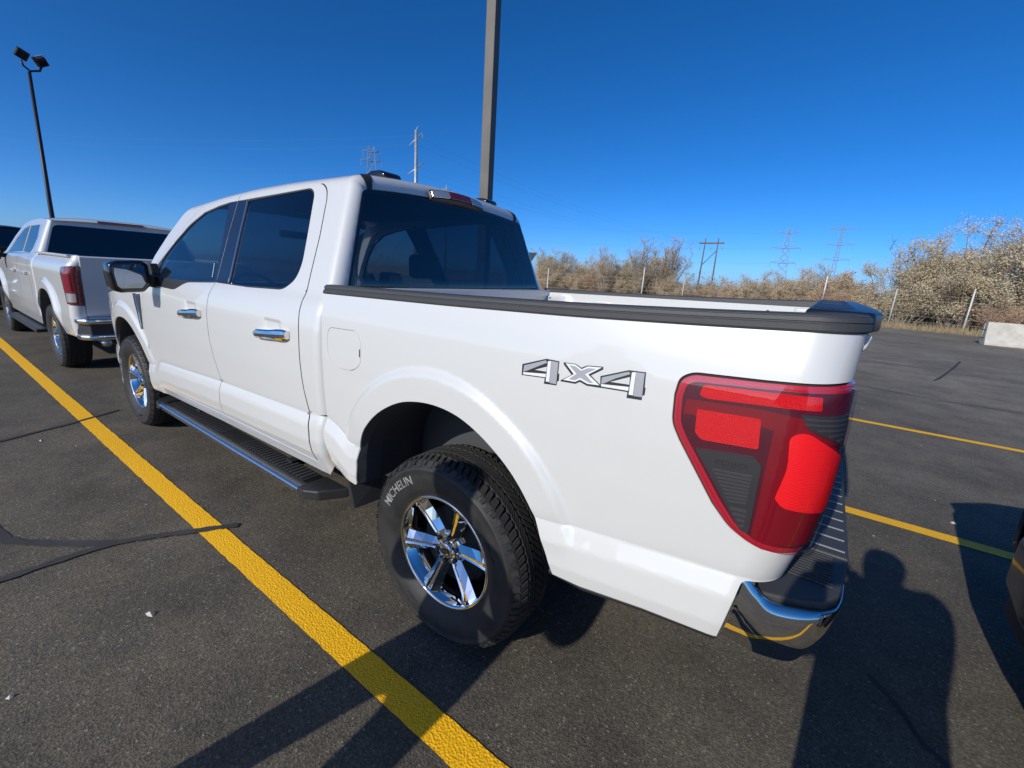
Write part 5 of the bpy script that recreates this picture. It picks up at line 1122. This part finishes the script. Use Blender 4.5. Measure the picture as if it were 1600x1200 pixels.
# ground cover: dry grass at the lot edge, far thicket as one mass
V = []; F = []; rg = random.Random(5)
for i in range(9000):
    x = rg.uniform(-16, 24); y = -26.9-abs(rg.gauss(0, 1.6)); h = rg.uniform(.12, .42); a = rg.random()*6.283; w = .012; dx, dy = math.cos(a)*w, math.sin(a)*w; lx, ly = rg.gauss(0, .10), rg.gauss(0, .10); b0 = len(V)
    V += [(x-dx, y-dy, -.03), (x+dx, y+dy, -.03), (x+lx, y+ly, h)]; F.append((b0, b0+1, b0+2))
tag(mk('dry_grass', V, F, 'dry_grass'), 'dry straw grass along the lot edge under the shrubs', 'grass', kind='stuff')
V = []; F = []
for i in range(26000):
    x = rg.uniform(-60, 90); y = -46-abs(rg.gauss(0, 10)); zt = 1.9+.9*math.sin(x*.21)+.7*math.sin(x*.57+1); z = rg.random()**1.3*zt*(.8+.2*math.sin(x*1.7)+.15*math.sin(x*4.1)); s = rg.uniform(.10, .22); b0 = len(V)
    u = Vector((rg.gauss(0, 1), rg.gauss(0, 1), rg.gauss(0, 1))).normalized(); v = u.orthogonal()
    for a, c in ((-.5, 0), (0, -.4), (.5, 0), (0, .4)): q = Vector((x, y, z))+u*a*s+v*c*s; V.append((q.x, q.y, max(q.z, -.02)))
    F.append((b0, b0+1, b0+2, b0+3))
tag(mk('far_thicket', V, F, 'leaf_tan'), 'distant mass of dry brush behind the thicket', 'brush', kind='stuff')
# leaf and paper scraps on the asphalt
V = []; F = []
for i in range(170):
    x = rg.uniform(-3.0, 5.5); y = rg.uniform(-7, 3.0); s = rg.uniform(.003, .009)
    if i < 4: x, y, s = ((1.03, 1.67, .026), (.94, 2.08, .018), (-2.08, -1.99, .022), (3.78, 1.6, .02))[i]
    a = rg.random()*6.283; b0 = len(V)
    for k in range(5): t = a+k*1.2566; r = s*rg.uniform(.5, 1.1); V.append((x+r*math.cos(t), y+r*math.sin(t)*.7, .002))
    V.append((x, y, .002+s*.6))
    for k in range(5): F.append((b0+k, b0+(k+1) % 5, b0+5))
tag(mk('debris', V, F, 'debris'), 'tiny pale scraps and stone chips scattered on the asphalt', 'debris', kind='stuff')

# ------------------------------------------------------------------ people outside the frame (their shadows fall into it)
def person(name, joints, bones, label, mat):
    me = bpy.data.meshes.new('body'); idx = {k: i for i, k in enumerate(joints)}
    me.from_pydata([joints[k][:3] for k in joints], [(idx[a], idx[b2]) for a, b2 in bones], []); me.materials.append(MAT[mat])
    o = bpy.data.objects.new(name, me); COL.objects.link(o)
    m = o.modifiers.new('skin', 'SKIN'); m.use_smooth_shade = True
    for k, i in idx.items():
        sv = me.skin_vertices[0].data[i]; r = joints[k][3]; sv.radius = (r, joints[k][4] if len(joints[k]) > 4 else r); sv.use_root = (k == 'pelvis')
    s = o.modifiers.new('sub', 'SUBSURF'); s.levels = 1; s.render_levels = 2
    return tag(o, label, 'person')
def figure(name, base, f, H, label, mat, hands, elbows, feet=.13, bulk=1.0):
    f = np.array(f)/np.linalg.norm(f); r = np.array([f[1], -f[0]]); k = H/1.78; B = np.array(base)
    def P(a, b2, z, *rad): q = B+f*a+r*b2; return (q[0], q[1], z*k, *rad)
    J = {'pelvis': P(0, 0, .95, .15*bulk, .17*bulk), 'waist': P(.01, 0, 1.12, .145*bulk, .18*bulk), 'chest': P(.01, 0, 1.33, .15*bulk, .20*bulk), 'neck': P(.01, 0, 1.50, .095), 'chin': P(.03, 0, 1.56, .092), 'head': P(.02, 0, 1.66, .118), 'crown': P(.01, 0, 1.735, .09)}
    bones = [('pelvis', 'waist'), ('waist', 'chest'), ('chest', 'neck'), ('neck', 'chin'), ('chin', 'head'), ('head', 'crown')]
    for s, n in ((1, 'R'), (-1, 'L')):
        J['hip'+n] = P(0, s*.10, .88, .115*bulk); J['knee'+n] = P(.02, s*(.10+feet)/2, .50, .078*bulk); J['ankle'+n] = P(-.02, s*feet, .10, .060); J['toe'+n] = P(.16, s*(feet+.02), .045, .045)
        J['shoulder'+n] = P(0, s*.20*bulk, 1.42, .085*bulk); J['elbow'+n] = (*elbows[n], .060*bulk); J['hand'+n] = (*hands[n], .042); J['finger'+n] = tuple(np.array(hands[n])+np.array([f[0]*.0, f[1]*.0, .06]))+(.03,)
        bones += [('pelvis', 'hip'+n), ('hip'+n, 'knee'+n), ('knee'+n, 'ankle'+n), ('ankle'+n, 'toe'+n), ('chest', 'shoulder'+n), ('shoulder'+n, 'elbow'+n), ('elbow'+n, 'hand'+n), ('hand'+n, 'finger'+n)]
    return person(name, J, bones, label, mat)
f1 = np.array([.574, -.82]); r1 = np.array([-.82, -.574]); b1 = np.array([-1.30, 2.175])
def off(b, f, r, a, s, z): q = b+f*a+r*s; return (q[0], q[1], z)
ph = np.array([CAM[0], CAM[1]])-f1*.05
figure('person', b1, f1, 1.80, 'person holding a phone behind the camera, known by the shadow at lower right', 'jacket',
       {'R': (ph[0]+r1[0]*.085, ph[1]+r1[1]*.085, 1.47), 'L': (ph[0]-r1[0]*.085, ph[1]-r1[1]*.085, 1.47)}, {'R': off(b1, f1, r1, .10, .30, 1.18), 'L': off(b1, f1, r1, .08, -.30, 1.18)}, .14, 1.2)
bm = bmesh.new(); q = np.array([CAM[0], CAM[1]])-f1*.028
M = Matrix(((r1[0], f1[0], 0, q[0]), (r1[1], f1[1], 0, q[1]), (0, 0, 1, CAM[2]), (0, 0, 0, 1)))
add_box(bm, (-.078, -.004, -.036), (.078, .004, .036), M); bev(bm, .003, 2)
tag(bm_out('phone', bm, 'gloss_black'), 'dark phone held by the person behind the camera', 'phone')
b2_ = np.array([.115, 2.77]); f2_ = np.array([-.12, -1.0]); f2_ /= np.linalg.norm(f2_); r2_ = np.array([f2_[1], -f2_[0]])
figure('person', b2_, f2_, 1.80, 'person standing off frame at left, known by the leg shadows across the yellow line', 'trousers',
       {'R': off(b2_, f2_, r2_, .22, .10, 1.08), 'L': off(b2_, f2_, r2_, .22, -.16, 1.12)}, {'R': off(b2_, f2_, r2_, -.02, .33, 1.16), 'L': off(b2_, f2_, r2_, -.02, -.31, 1.16)}, .25, 1.0)
